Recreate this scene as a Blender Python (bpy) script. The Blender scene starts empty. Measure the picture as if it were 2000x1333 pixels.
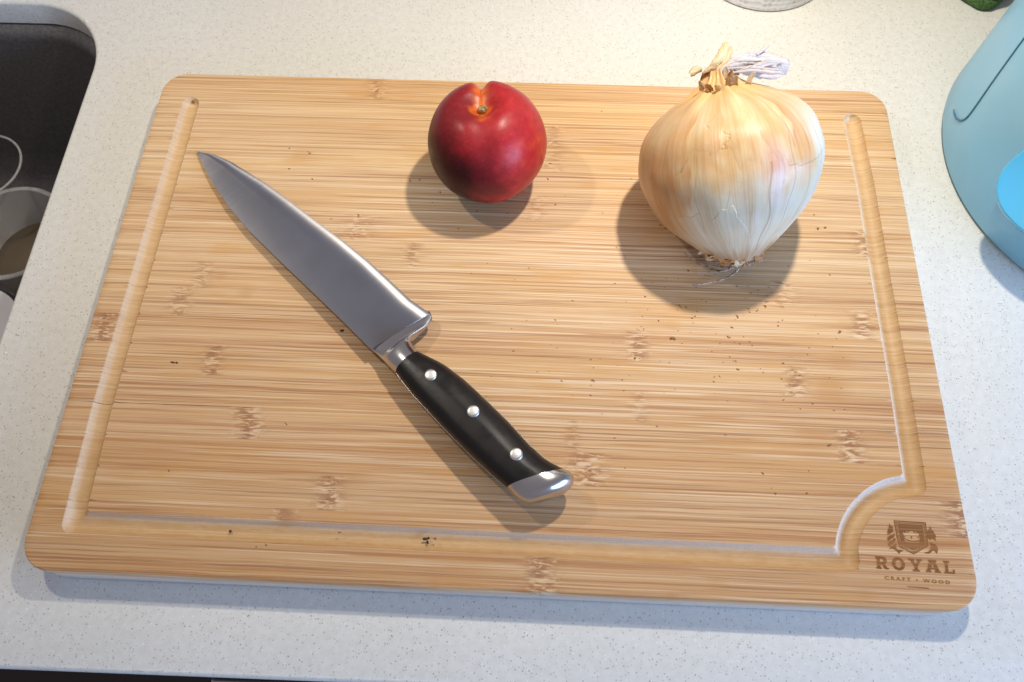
import bpy, bmesh, math, random
import numpy as np
from mathutils import Vector, Matrix, noise
from mathutils.geometry import delaunay_2d_cdt

random.seed(7)
rng = np.random.default_rng(7)
sc = bpy.context.scene
COL = sc.collection

# ------------------------------------------------------------------ camera
CAM = Vector((0.01476649, -0.17805991, 0.38089789))
ROT = (0.40054216, 0.01141212, 0.04347368)
FPX = 1425.0
cam = bpy.data.cameras.new('camera')
cam.sensor_width = 36.0
cam.lens = FPX / 2000 * 36
cam.clip_start = 0.01
cam.clip_end = 20
cam.dof.use_dof = True
cam.dof.focus_distance = 0.41
cam.dof.aperture_fstop = 14
camo = bpy.data.objects.new('camera', cam)
camo.location = CAM
camo.rotation_euler = ROT
COL.objects.link(camo)
sc.camera = camo

# ------------------------------------------------------------------ room light
w = bpy.data.worlds.new('World'); sc.world = w; w.use_nodes = True
bg = w.node_tree.nodes['Background']
bg.inputs[0].default_value = (0.98, 0.90, 1.0, 1)
bg.inputs[1].default_value = 0.22


def area(name, loc, target, power, col, size, sy=None, disk=False, spread=180):
    l = bpy.data.lights.new(name, 'AREA'); l.energy = power; l.color = col; l.spread = math.radians(spread)
    if disk: l.shape = 'DISK'; l.size = size
    elif sy: l.shape = 'RECTANGLE'; l.size = size; l.size_y = sy
    o = bpy.data.objects.new(name, l); o.location = loc
    o.rotation_euler = (Vector(target) - Vector(loc)).to_track_quat('-Z', 'Y').to_euler()
    COL.objects.link(o); return o


# two warm puck lights under the wall cupboard, and the window of the room
area('puck_light', (.125, .165, .46), (.125, .165, 0), 1.42, (1, .915, .79), .024, disk=True, spread=144)
area('puck_light', (-.27, .125, .46), (-.27, .125, 0), .56, (1, .915, .78), .024, disk=True, spread=144)
area('window_light', (1.08, -.66, .38), (0, 0, .03), 22.0, (.37, .58, 1.0), .95, .50)

sc.view_settings.view_transform = 'Standard'
sc.view_settings.look = 'None'
sc.view_settings.exposure = 0.12
sc.view_settings.gamma = 1

# ------------------------------------------------------------------ helpers
RM = camo.matrix_world.to_3x3() if False else Matrix.Identity(3)
from mathutils import Euler
RM = Euler(ROT, 'XYZ').to_matrix()
HB = .019


def ray(u, v):
    return (RM @ Vector(((u - 1000) / FPX, -(v - 666.5) / FPX, -1)))


def at(u, v, z):
    """point of the horizontal plane z seen at photo pixel u, v"""
    d = ray(u, v)
    return CAM + d * ((z - CAM.z) / d.z)


def tag(o, label=None, cat=None, group=None, kind=None):
    if label: o['label'] = label
    if cat: o['category'] = cat
    if group: o['group'] = group
    if kind: o['kind'] = kind
    return o


def empty(name, loc=(0, 0, 0)):
    o = bpy.data.objects.new(name, None); o.location = loc; o.empty_display_size = .02
    COL.objects.link(o); return o


def mesh(name, verts, faces, mat=None, parent=None, smooth=True, sharp=None):
    me = bpy.data.meshes.new(name)
    me.from_pydata([tuple(v) for v in verts], [], [tuple(f) for f in faces])
    return finish(name, me, mat, parent, smooth, sharp)


def finish(name, me, mat=None, parent=None, smooth=True, sharp=None):
    me.update()
    if smooth:
        me.shade_smooth()
        if sharp is not None: me.set_sharp_from_angle(angle=math.radians(sharp))
    if mat: me.materials.append(mat)
    o = bpy.data.objects.new(name, me); COL.objects.link(o)
    if parent:
        o.parent = parent
        o.matrix_parent_inverse = Matrix.Translation(parent.location).inverted()
    return o


def frombm(name, bm, mat=None, parent=None, smooth=True, sharp=None, recalc=True):
    if recalc: bmesh.ops.recalc_face_normals(bm, faces=bm.faces)
    me = bpy.data.meshes.new(name); bm.to_mesh(me); bm.free()
    return finish(name, me, mat, parent, smooth, sharp)


def loft(rings, close_ring=True, cap=True):
    """rings: list of equal-length point lists"""
    n = len(rings[0]); V = [p for r in rings for p in r]; F = []
    for i in range(len(rings) - 1):
        for j in range(n if close_ring else n - 1):
            k = (j + 1) % n
            F.append((i * n + j, i * n + k, (i + 1) * n + k, (i + 1) * n + j))
    if cap and close_ring:
        F.append(tuple(range(n))[::-1]); F.append(tuple(range((len(rings) - 1) * n, len(rings) * n)))
    return V, F


def tube_rings(pts, radii, n=8):
    pts = [Vector(p) for p in pts]; rings = []
    up = Vector((0, 0, 1))
    for i, p in enumerate(pts):
        t = (pts[min(i + 1, len(pts) - 1)] - pts[max(i - 1, 0)]).normalized()
        a = t.cross(up)
        if a.length < 1e-4: a = t.cross(Vector((1, 0, 0)))
        a.normalize(); b = t.cross(a).normalized()
        r = radii[i] if hasattr(radii, '__len__') else radii
        rings.append([p + (a * math.cos(2 * math.pi * k / n) + b * math.sin(2 * math.pi * k / n)) * r for k in range(n)])
    return rings


def spline(pts, n):
    """Catmull-Rom through pts (any dimension), n samples"""
    P = np.array([list(p) for p in pts], float)
    P = np.vstack([2 * P[0] - P[1], P, 2 * P[-1] - P[-2]])
    m = len(P) - 3; out = []
    for t in np.linspace(0, m - 1e-9, n):
        i = int(t); f = t - i; a, b, c, d = P[i:i + 4]
        out.append(.5 * (2 * b + (c - a) * f + (2 * a - 5 * b + 4 * c - d) * f * f + (3 * b - a - 3 * c + d) * f ** 3))
    return np.array(out)


def lerp_poly(pts, n):
    """n points evenly spaced in length on a polyline"""
    P = np.array([list(p) for p in pts], float)
    L = np.r_[0, np.cumsum(np.linalg.norm(np.diff(P, axis=0), axis=1))]
    t = np.linspace(0, L[-1], n)
    return np.stack([np.interp(t, L, P[:, k]) for k in range(P.shape[1])], 1)


def fnoise(x, y, z=0.0, oct=3):
    return noise.fractal(Vector((x, y, z)), 1.0, 2.0, oct)


def sstep(a, b, x):
    t = min(1, max(0, (x - a) / (b - a))); return t * t * (3 - 2 * t)


def mix3(a, b, t):
    t = min(1, max(0, t)); return tuple(a[i] + (b[i] - a[i]) * t for i in range(3))


# ------------------------------------------------------------------ materials
class Mat:
    def __init__(s, name):
        s.m = bpy.data.materials.new(name); s.m.use_nodes = True
        s.t = s.m.node_tree; s.b = s.t.nodes['Principled BSDF']

    def n(s, typ, **kw):
        x = s.t.nodes.new(typ); ins = kw.pop('i', {})
        for k, v in kw.items(): setattr(x, k, v)
        for k, v in ins.items(): s.set(x.inputs[k], v)
        return x

    def set(s, sock, v):
        if isinstance(v, bpy.types.NodeSocket): s.t.links.new(v, sock)
        elif isinstance(v, bpy.types.Node): s.t.links.new(v.outputs[0], sock)
        else:
            if hasattr(sock.default_value, '__len__') and not hasattr(v, '__len__'): v = [v] * len(sock.default_value)
            if hasattr(v, '__len__') and len(v) == 3 and len(sock.default_value) == 4: v = (*v, 1)
            sock.default_value = v

    def p(s, **kw):
        for k, v in kw.items(): s.set(s.b.inputs[k.replace('_', ' ')], v)
        return s

    def obj(s): return s.n('ShaderNodeTexCoord').outputs['Object']

    def map(s, vec, scale, loc=None, rot=None):
        x = s.n('ShaderNodeMapping', i={'Vector': vec, 'Scale': scale})
        if loc is not None: s.set(x.inputs['Location'], loc)
        if rot is not None: s.set(x.inputs['Rotation'], rot)
        return x.outputs[0]

    def noise(s, vec, scale=1, detail=2, rough=.5, dist=0):
        return s.n('ShaderNodeTexNoise', i={'Vector': vec, 'Scale': scale, 'Detail': detail, 'Roughness': rough, 'Distortion': dist}).outputs['Fac']

    def ramp(s, fac, lo, hi, a=0., b=1.):
        x = s.n('ShaderNodeMapRange', interpolation_type='SMOOTHSTEP', i={'Value': fac, 'From Min': lo, 'From Max': hi, 'To Min': a, 'To Max': b})
        return x.outputs[0]

    def math(s, op, a, b=0.):
        return s.n('ShaderNodeMath', operation=op, i={0: a, 1: b}).outputs[0]

    def mix(s, fac, a, b, blend='MIX'):
        x = s.n('ShaderNodeMix', data_type='RGBA', blend_type=blend)
        s.set(x.inputs[0], fac); s.set(x.inputs[6], a); s.set(x.inputs[7], b)
        return x.outputs[2]

    def attr(s, name, typ='GEOMETRY', out='Fac'):
        return s.n('ShaderNodeAttribute', attribute_type=typ, attribute_name=name).outputs[out]

    def bump(s, h, strength, dist):
        x = s.n('ShaderNodeBump', i={'Strength': strength, 'Distance': dist, 'Height': h})
        s.set(s.b.inputs['Normal'], x.outputs[0]); return s


# quartz worktop: cream with dark and clear chips
M = Mat('speckled_quartz'); v = M.obj()
base = M.mix(M.ramp(M.noise(v, 9, 3), .35, .65), (.685, .68, .615), (.715, .705, .65))
base = M.mix(M.ramp(M.noise(v, 260, 2), .3, .7, 0, .35), base, (.58, .55, .49))


def chips(scale, rmax, keep, seed):
    vo = M.n('ShaderNodeTexVoronoi', i={'Vector': M.map(v, (1, 1, 1), loc=(seed, seed * .7, seed * .3)), 'Scale': scale, 'Randomness': 1})
    sep = M.n('ShaderNodeSeparateColor', i={0: vo.outputs['Color']})
    on = M.math('LESS_THAN', sep.outputs[0], keep)
    size = M.math('MULTIPLY', sep.outputs[1], rmax)
    d = M.math('LESS_THAN', vo.outputs['Distance'], M.math('ADD', size, rmax * .45))
    return M.math('MULTIPLY', on, d), sep.outputs[2]


a, r = chips(820, .27, .55, 0.0)
base = M.mix(M.math('MULTIPLY', a, M.ramp(r, 0, 1, .15, .6)), base, (.28, .25, .20))
a, r = chips(700, .17, .36, 3.1)
base = M.mix(M.math('MULTIPLY', a, M.ramp(r, 0, 1, .2, .8)), base, (.20, .18, .15))
a, r = chips(600, .2, .25, 5.3)
base = M.mix(M.math('MULTIPLY', a, .5), base, (.88, .87, .83))
M.p(Base_Color=base, Roughness=.33, Specular_IOR_Level=.35)
QUARTZ = M.m

# bamboo
def bamboo(name):
    M = Mat(name); v = M.obj(); tint = M.attr('tint', 'OBJECT')
    off = M.n('ShaderNodeCombineXYZ', i={0: M.math('MULTIPLY', tint, 7.3), 1: 0., 2: M.math('MULTIPLY', tint, 3.1)})
    vv = M.n('ShaderNodeVectorMath', operation='ADD', i={0: v, 1: off.outputs[0]}).outputs[0]
    wob = M.noise(M.map(vv, (22, 60, 22)), 1, 2)
    wv = M.n('ShaderNodeCombineXYZ', i={1: M.math('MULTIPLY', M.math('SUBTRACT', wob, .5), .0011)})
    vw = M.n('ShaderNodeVectorMath', operation='ADD', i={0: vv, 1: wv.outputs[0]}).outputs[0]
    fib = M.noise(M.map(vw, (3.4, 1350, 3.4)), 1, 4, .75)
    band = M.noise(M.map(vw, (4.5, 800, 4.5)), 1, 4, .7)
    wide = M.noise(M.map(vw, (4, 60, 4)), 1, 3, .6)
    col = M.mix(M.ramp(fib, .36, .60), (.57, .365, .17), (.74, .545, .325))
    col = M.mix(M.ramp(band, .42, .66, 0, .62), col, (.44, .25, .115))
    col = M.mix(M.ramp(wide, .42, .70, 0, .5), col, (.66, .43, .18))
    # strip by strip colour
    col = M.mix(M.ramp(tint, 0, 1, 0, .62), col, (.50, .245, .085))
    red = M.math('MULTIPLY', M.ramp(M.noise(M.map(vw, (4.2, 460, 4.2)), 1, 5, .75), .47, .63), M.ramp(tint, .1, .9, .10, .72))
    col = M.mix(red, col, (.37, .15, .05))
    # dark vessel lines
    ln = M.noise(M.map(vw, (9, 1500, 9)), 1, 2, .6)
    lm = M.math('MULTIPLY', M.ramp(ln, .555, .62), M.ramp(M.noise(M.map(vw, (7, 110, 7)), 1, 2), .36, .62, .10, .70))
    col = M.mix(lm, col, (.29, .13, .055))
    l2 = M.noise(M.map(vw, (5, 700, 5)), 1, 2, .5)
    col = M.mix(M.math('MULTIPLY', M.ramp(l2, .60, .66), .55), col, (.30, .14, .065))
    l3 = M.noise(M.map(vw, (7., 1200, 7.), loc=(3, 1, 2)), 1, 2, .5)
    col = M.mix(M.math('MULTIPLY', M.ramp(l3, .58, .66), .5), col, (.80, .62, .40))
    # warm oil stains
    st = M.math('MULTIPLY', M.ramp(M.noise(M.map(v, (16, 70, 16)), 1, 3, .6), .56, .74), .55)
    col = M.mix(st, col, (.56, .29, .085))
    col = M.mix(M.math('MULTIPLY', M.attr('stain'), .75), col, (.46, .215, .065))
    # knots of the culm: short dark and pale dashes
    kn = M.attr('knot')
    kd = M.noise(M.map(vv, (120, 560, 120)), 1, 3, .7, .8)
    col = M.mix(M.math('MULTIPLY', kn, M.ramp(kd, .46, .56, 0, .85)), col, (.29, .125, .055))
    col = M.mix(M.math('MULTIPLY', kn, M.ramp(kd, .47, .38, 0, .8)), col, (.72, .54, .34))
    # old knife cuts, only where people cut
    sep = M.n('ShaderNodeSeparateXYZ', i={0: v})
    mid = M.math('MULTIPLY', M.ramp(M.math('ABSOLUTE', M.math('SUBTRACT', sep.outputs[0], .02)), .20, .06), M.ramp(M.math('ABSOLUTE', sep.outputs[1]), .14, .05))
    for rz, sd in ((1.05, 1.), (1.75, 4.), (1.35, 9.)):
        sn = M.noise(M.map(v, (6, 640, 6), loc=(sd, sd, 0), rot=(0, 0, rz)), 1, 1)
        cut = M.math('MULTIPLY', M.ramp(sn, .645, .68), M.math('MULTIPLY', mid, .60))
        col = M.mix(cut, col, (.76, .60, .40))
    # specks
    vo = M.n('ShaderNodeTexVoronoi', i={'Vector': v, 'Scale': 95.})
    sp = M.n('ShaderNodeSeparateColor', i={0: vo.outputs['Color']})
    dot = M.math('MULTIPLY', M.math('LESS_THAN', sp.outputs[0], .10), M.math('LESS_THAN', vo.outputs['Distance'], .05))
    col = M.mix(M.math('MULTIPLY', dot, .7), col, (.20, .10, .045))
    # routed groove: fresh cut, mottled, no face grain
    gr = M.attr('groove')
    gm = M.noise(M.map(v, (170, 620, 170)), 1, 4, .65)
    gc = M.mix(M.ramp(gm, .32, .68), (.53, .345, .155), (.62, .43, .215))
    gc = M.mix(M.ramp(M.noise(v, 60, 2), .45, .7, 0, .5), gc, (.53, .325, .125))
    col = M.mix(M.math('MULTIPLY', gr, .6), col, gc)
    flank_noise = M.noise(v, 1500, 3, .7)
    col = M.mix(M.math('MULTIPLY', M.attr('light_or_jitter'), M.ramp(flank_noise, .30, .62, .35, .95)), col, (.76, .66, .55))  # window light painted as a pale fibrous tone on the groove flank
    rg = M.mix(M.attr('edge'), M.ramp(fib, .3, .7, .62, .5), .16)
    rg = M.mix(gr, rg, .56)
    col = M.mix(M.math('MULTIPLY', M.attr('edge'), .75), col, (.70, .64, .54))      # the sawn edges are paler than the oiled face
    M.p(Base_Color=col, Roughness=rg, Specular_IOR_Level=M.mix(M.math('MAXIMUM', gr, M.attr('edge')), .3, .6), Coat_Weight=M.attr('edge'), Coat_Roughness=.15)
    h = M.mix(gr, fib, gm)
    M.bump(h, .25, .0006)
    return M.m


BAMBOO = bamboo('bamboo')

M = Mat('burnt_bamboo'); v = M.obj()
c = M.mix(M.ramp(M.noise(M.map(v, (20, 900, 20)), 1, 3), .35, .65), (.20, .085, .03), (.31, .145, .055))
M.p(Base_Color=c, Roughness=.8, Specular_IOR_Level=.1); BURNT = M.m


def steel(name, col, rough, aniso, brush=None, bstr=.08, tangent=True, rot=0.):
    M = Mat(name)
    M.p(Metallic=1., Roughness=rough, Anisotropic=aniso, Anisotropic_Rotation=rot)
    v = M.obj()
    uv = M.n('ShaderNodeUVMap').outputs[0]
    c = M.mix(M.ramp(M.noise(v, 45, 3), .35, .7, 0, .4), col, tuple(x * .8 for x in col))
    M.p(Base_Color=c)
    if tangent: M.p(Tangent=M.n('ShaderNodeTangent', direction_type='UV_MAP').outputs[0])
    if brush:
        n = M.noise(M.map(uv, brush), 1, 3, .6)
        M.bump(n, bstr, .0004)
        M.p(Roughness=M.ramp(n, .3, .7, rough * .95, rough * 1.05))
    return M.m


BLADE = steel('brushed_blade_steel', (.42, .40, .39), .32, .97, (3200, 5, 1), .007, rot=0.)
POLISH = steel('polished_steel', (.62, .61, .60), .23, 0., (700, 20, 1), .04, tangent=False)

M = Mat('black_handle_plastic'); v = M.obj()
M.p(Base_Color=(.012, .0105, .010), Roughness=M.ramp(M.noise(v, 160, 3), .3, .7, .28, .40), Specular_IOR_Level=.28)
M.bump(M.noise(v, 1400, 2), .05, .0003); BLACK = M.m

M = Mat('rivet_steel'); v = M.obj()
M.p(Base_Color=(.74, .74, .73), Metallic=1., Roughness=.34); M.bump(M.noise(M.map(v, (300, 3000, 300), rot=(0, 0, .7)), 1, 2), .1, .0003); RIVET = M.m

# nectarine skin
M = Mat('nectarine_skin'); v = M.obj(); c = M.attr('Col', out='Color')
c = M.mix(M.ramp(M.noise(v, 260, 5, .7), .38, .70, 0, .5), c, M.mix(1., c, (1.45, 2.0, 1.6), 'MULTIPLY'))
c = M.mix(M.ramp(M.noise(v, 90, 4, .65), .45, .75, 0, .35), c, M.mix(1., c, (.7, .5, .6), 'MULTIPLY'))
vo = M.n('ShaderNodeTexVoronoi', i={'Vector': v, 'Scale': 520.})
c = M.mix(M.math('MULTIPLY', M.math('LESS_THAN', vo.outputs['Distance'], .11), .14), c, (.60, .30, .14))
M.p(Base_Color=c, Roughness=M.ramp(M.noise(v, 90, 3), .3, .7, .33, .44), Specular_IOR_Level=.28, Subsurface_Weight=.04, Subsurface_Radius=(.006, .0015, .001), Subsurface_Scale=1.)
M.bump(M.noise(v, 380, 5, .7), .13, .0007); NECT = M.m

M = Mat('woody_stalk'); v = M.obj()
M.p(Base_Color=M.mix(M.ramp(M.noise(v, 600, 3), .35, .65), (.12, .07, .03), (.42, .30, .14)), Roughness=.8); M.bump(M.noise(v, 900, 3), .6, .001); STALK = M.m


def onion_mat(name, rough, trans=0.):
    M = Mat(name); c = M.attr('Col', out='Color'); uv = M.n('ShaderNodeUVMap').outputs[0]; v = M.obj()
    fine = M.noise(M.map(uv, (230, 2.0, 1)), 1, 4, .75)
    mid = M.noise(M.map(uv, (38, 1.6, 1)), 1, 3, .6)
    c = M.mix(M.ramp(fine, .42, .70, 0, .5), c, M.mix(1., c, (.74, .60, .46), 'MULTIPLY'))
    c = M.mix(M.ramp(mid, .45, .72, 0, .40), c, M.mix(1., c, (.92, .74, .58), 'MULTIPLY'))
    c = M.mix(M.ramp(fine, .42, .25, 0, .35), c, M.mix(1., c, (1.12, 1.14, 1.16), 'MULTIPLY'))
    M.p(Base_Color=c, Roughness=M.ramp(M.noise(v, 120, 3), .3, .7, rough, rough + .14), Specular_IOR_Level=.5,
        Subsurface_Weight=.05, Subsurface_Radius=(.003, .002, .0012), Subsurface_Scale=1.)
    M.bump(M.mix(.5, fine, M.noise(v, 90, 3)), .32, .0012)
    return M.m


ONION = onion_mat('onion_flesh_skin', .27)
PAPER = onion_mat('onion_paper_skin', .34)

M = Mat('dry_lilac_leaf'); uv = M.n('ShaderNodeUVMap').outputs[0]; f = M.noise(M.map(uv, (30, 3, 1)), 1, 3, .6)
M.p(Base_Color=M.mix(M.ramp(f, .35, .65), (.42, .37, .38), (.70, .66, .64)), Roughness=.45, Subsurface_Weight=.15, Subsurface_Radius=(.002, .002, .002), Subsurface_Scale=1.)
M.bump(f, .5, .001); LEAF = M.m
M = Mat('dry_tan_leaf'); uv = M.n('ShaderNodeUVMap').outputs[0]; f = M.noise(M.map(uv, (26, 3, 1)), 1, 3, .6)
M.p(Base_Color=M.mix(M.ramp(f, .35, .65), (.56, .36, .16), (.80, .66, .42)), Roughness=.55)
M.bump(f, .5, .001); TAN = M.m
M = Mat('rust_brown_flake'); uv = M.n('ShaderNodeUVMap').outputs[0]; f = M.noise(M.map(uv, (20, 3, 1)), 1, 3, .6)
M.p(Base_Color=M.mix(M.ramp(f, .35, .65), (.25, .095, .03), (.56, .30, .11)), Roughness=.5); RUST = M.m
M = Mat('dry_root'); v = M.obj()
M.p(Base_Color=M.mix(M.ramp(M.noise(v, 500, 2), .35, .65), (.26, .17, .11), (.66, .54, .42)), Roughness=.75); ROOT = M.m

M = Mat('light_blue_plastic'); v = M.obj()
c = M.mix(M.ramp(M.noise(v, 14, 2), .4, .65), (.26, .56, .75), (.31, .60, .77))
M.p(Base_Color=c, Roughness=.36, Specular_IOR_Level=.45, Subsurface_Weight=.1, Subsurface_Radius=(.003, .006, .008), Subsurface_Scale=1.); M.bump(M.noise(v, 700, 2), .03, .0004); BLUE = M.m
M = Mat('bright_blue_plastic'); M.p(Base_Color=(.006, .21, .62), Roughness=.12, Specular_IOR_Level=.6, Coat_Weight=.3, Coat_Roughness=.05); BRIGHT = M.m
M = Mat('sky_blue_plastic'); M.p(Base_Color=(.09, .46, .74), Roughness=.12, Specular_IOR_Level=.6, Coat_Weight=.3, Coat_Roughness=.05); SKYB = M.m
M = Mat('dark_seam'); M.p(Base_Color=(.05, .17, .26), Roughness=.5); SEAM = M.m

M = Mat('charcoal_composite'); v = M.obj()
M.p(Base_Color=M.mix(M.ramp(M.noise(v, 500, 2), .35, .7), (.085, .079, .078), (.125, .118, .115)), Roughness=M.ramp(M.noise(v, 20, 3), .3, .7, .32, .5)); SINK = M.m
M = Mat('clear_glass'); M.p(Base_Color=(.96, .98, .98), Roughness=.03, Transmission_Weight=.95, IOR=1.47); GLASS = M.m
M = Mat('cloudy_plastic'); M.p(Base_Color=(.80, .79, .77), Roughness=.3, Transmission_Weight=.62, IOR=1.25); CLOUD = M.m
M = Mat('white_ceramic'); M.p(Base_Color=(.72, .71, .70), Roughness=.2); CERAM = M.m
M = Mat('sponge_scour'); v = M.obj()
M.p(Base_Color=M.mix(M.ramp(M.noise(v, 700, 4, .7), .35, .65), (.06, .15, .045), (.22, .36, .13)), Roughness=.95, Specular_IOR_Level=.1); M.bump(M.noise(v, 900, 4, .75), 1., .003); SPONGE = M.m
M = Mat('sponge_foam'); v = M.obj()
M.p(Base_Color=M.mix(M.ramp(M.noise(v, 900, 3), .35, .65), (.42, .36, .09), (.62, .56, .18)), Roughness=.95); M.bump(M.noise(v, 900, 3, .7), .8, .002); FOAM = M.m
M = Mat('embossed_tissue'); v = M.obj()
vo = M.n('ShaderNodeTexVoronoi', i={'Vector': v, 'Scale': 240., 'Randomness': .25})
M.p(Base_Color=M.mix(M.ramp(vo.outputs['Distance'], .1, .5), (.56, .55, .53), (.72, .71, .69)), Roughness=.95, Specular_IOR_Level=.1); M.bump(vo.outputs['Distance'], .7, .0015); TISSUE = M.m
M = Mat('cardboard'); M.p(Base_Color=(.30, .21, .13), Roughness=.9); CARD = M.m
M = Mat('dark_wood_floor'); v = M.obj()
M.p(Base_Color=M.mix(M.noise(M.map(v, (4, 60, 4)), 1, 3), (.010, .005, .003), (.028, .013, .008)), Roughness=.5); FLOORM = M.m
M = Mat('espresso_cabinet'); v = M.obj()
M.p(Base_Color=M.mix(M.noise(M.map(v, (60, 4, 4)), 1, 3), (.012, .006, .004), (.026, .012, .008)), Roughness=.4); CABM = M.m
M = Mat('crumb_dark'); M.p(Base_Color=(.055, .022, .010), Roughness=.85); CRUMB = M.m
M = Mat('crumb_brown'); M.p(Base_Color=(.26, .115, .045), Roughness=.8); CRUMB2 = M.m
M = Mat('crumb_pale'); M.p(Base_Color=(.80, .78, .74), Roughness=.6); CRUMB3 = M.m

# ------------------------------------------------------------------ worktop, sink, cabinet, floor
def rounded_rect(x0, x1, y0, y1, r, n=10):
    P = []
    for cx, cy, a0 in ((x1 - r, y1 - r, 0), (x0 + r, y1 - r, 90), (x0 + r, y0 + r, 180), (x1 - r, y0 + r, 270)):
        for k in range(n + 1):
            a = math.radians(a0 + 90 * k / n); P.append((cx + r * math.cos(a), cy + r * math.sin(a)))
    return P


FY = -.1975                                   # front edge of the worktop
TH = .020
SX0, SX1, SY0, SY1, SR = -.78, -.2905, -.16, .2315, .060
outer = [(-1.0, FY - .006), (1.0, FY + .010), (1.0, .62), (-1.0, .62)]
hole = rounded_rect(SX0, SX1, SY0, SY1, SR, 14)


def slab(outer, hole, e):
    """flat sheet with hole: eased edges as three rings"""
    bm = bmesh.new()

    def ring(P, z): return [bm.verts.new((x, y, z)) for x, y in P]

    def off(P, d):
        n = len(P); Q = []
        for i in range(n):
            a, b, c = Vector(P[i - 1]), Vector(P[i]), Vector(P[(i + 1) % n])
            t1 = (b - a).normalized(); t2 = (c - b).normalized()
            nn = Vector((-(t1 + t2).y, (t1 + t2).x)).normalized(); k = 1 / max(.3, nn.dot(Vector((-t1.y, t1.x))))
            Q.append(b + nn * d * k)
        return Q
    loops = []
    for P in (outer, hole[::-1]):
        r = [ring(off(P, e * (1 - math.sin(math.radians(a)))), -e * (1 - math.cos(math.radians(a)))) for a in (0, 22.5, 45, 67.5, 90)]
        r.append(ring(P, -TH + .001)); r.append(ring(off(P, .001), -TH))
        for i in range(len(r) - 1):
            n = len(P)
            for j in range(n): bm.faces.new((r[i][j], r[i][(j + 1) % n], r[i + 1][(j + 1) % n], r[i + 1][j]))
        loops.append(r[0]); loops.append(r[-1])
    for top in (0, 1):
        vs = loops[top] + loops[2 + top]; n0 = len(loops[top])
        ed = [(i, (i + 1) % n0) for i in range(n0)] + [(n0 + i, n0 + (i + 1) % len(hole)) for i in range(len(hole))]
        co, _, fs, orig, _, _ = delaunay_2d_cdt([Vector(q.co[:2]) for q in vs], ed, [], 0, 1e-7)
        hp = np.array(hole); hc = Vector(((SX0 + SX1) / 2, (SY0 + SY1) / 2))
        mp = {i: vs[o[0]] for i, o in enumerate(orig)}
        for f in fs:
            if all(orig[i][0] >= n0 for i in f): continue
            bm.faces.new([mp[i] for i in f])
    return bm


top = tag(frombm('countertop', slab(outer, hole, .0028), QUARTZ, sharp=35), kind='structure')

# sink: open basin, wall thickness, rounded floor
sk = empty('sink', ((SX0 + SX1) / 2, (SY0 + SY1) / 2, -.21))
tag(sk, 'dark charcoal undermount sink basin set into the pale countertop at upper left', 'sink')
rings = []
for inset, z in ((-.02, -TH - .001), (.002, -TH - .001), (.0045, -TH - .0022), (.0065, -TH - .006), (.007, -.03), (.009, -.16), (.013, -.185), (.022, -.198), (.036, -.203)):
    rings.append([Vector((x, y, z)) for x, y in rounded_rect(SX0 + inset, SX1 - inset, SY0 + inset, SY1 - inset, SR - min(inset, .03) * .6, 14)])
V, F = loft(rings, cap=False)
n = len(rings[0]); F.append(tuple(range((len(rings) - 1) * n, len(rings) * n)))
mesh('basin', V, F, SINK, sk, sharp=50)
ring2 = [[Vector((-.55 + r * math.cos(t), .04 + r * math.sin(t), z)) for t in np.linspace(0, 2 * math.pi, 32, endpoint=False)] for r, z in ((.046, -.2029), (.046, -.2012), (.040, -.2005), (.034, -.2035), (.005, -.206))]
V, F = loft(ring2); mesh('drain', V, F, POLISH, sk)

cb = empty('cabinet', (0, FY + .05, -.85))
tag(cb, 'dark espresso brown cabinet front under the worktop edge at the bottom', 'cabinet')
bm = bmesh.new(); bmesh.ops.create_cube(bm, size=1, matrix=Matrix.Translation((-.2, FY + .032, -.45)) @ Matrix.Diagonal((.62, .02, .84, 1)))
bmesh.ops.bevel(bm, geom=bm.edges[:], offset=.002, segments=2, affect='EDGES'); frombm('door', bm, CABM, cb, smooth=True, sharp=30)
# steel bar handle: seen as a thin bright line below the edge
hz = -.075
h0, h1 = at(414, 1331, hz), at(700, 1343, hz)
hd = (h1 - h0).normalized(); h1 = h0 + hd * .22
pts = [h0 + hd * d for d in (0, .0012, .004, .05, .1, .15, .216, .2188, .22)]
V, F = loft(tube_rings(pts, [.001, .0042, .0055, .0055, .0055, .0055, .0055, .0042, .001], 14)); hb = mesh('handle', V, F, POLISH, cb)
for d in (.03, .19):
    p = h0 + hd * d
    V, F = loft(tube_rings([p, Vector((p.x, FY + .024, p.z))], .004, 10)); mesh('handle_post', V, F, POLISH, hb).parent = hb
fl = [(-1.5, -1.6, -.87), (1.5, -1.6, -.87), (1.5, .7, -.87), (-1.5, .7, -.87)]
tag(mesh('floor', fl, [(0, 1, 2, 3)], FLOORM, smooth=False), kind='structure')

# ------------------------------------------------------------------ cutting board
board = empty('cutting_board', (0, 0, 0))
tag(board, 'bamboo cutting board with juice groove, burnt crest and lettering lying on the speckled countertop', 'cutting board')
CT = {k: at(u, v, HB) for k, (u, v) in dict(TL=(325.2, 142.6), TR=(1726.6, 178.2), BR=(1920.9, 1192.9), BL=(27.66, 1115.8)).items()}
YT, YB = .1534, -.1530
RC = .0155


def side(y):
    f = (y - YB) / (YT - YB)
    xl = CT['BL'].x + (CT['TL'].x - CT['BL'].x) * f; xr = CT['BR'].x + (CT['TR'].x - CT['BR'].x) * f
    d = min(y - YB, YT - y)
    if d < RC:
        q = RC - math.sqrt(max(0, RC * RC - (RC - d) ** 2)); xl += q; xr -= q
    return xl, xr


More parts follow.
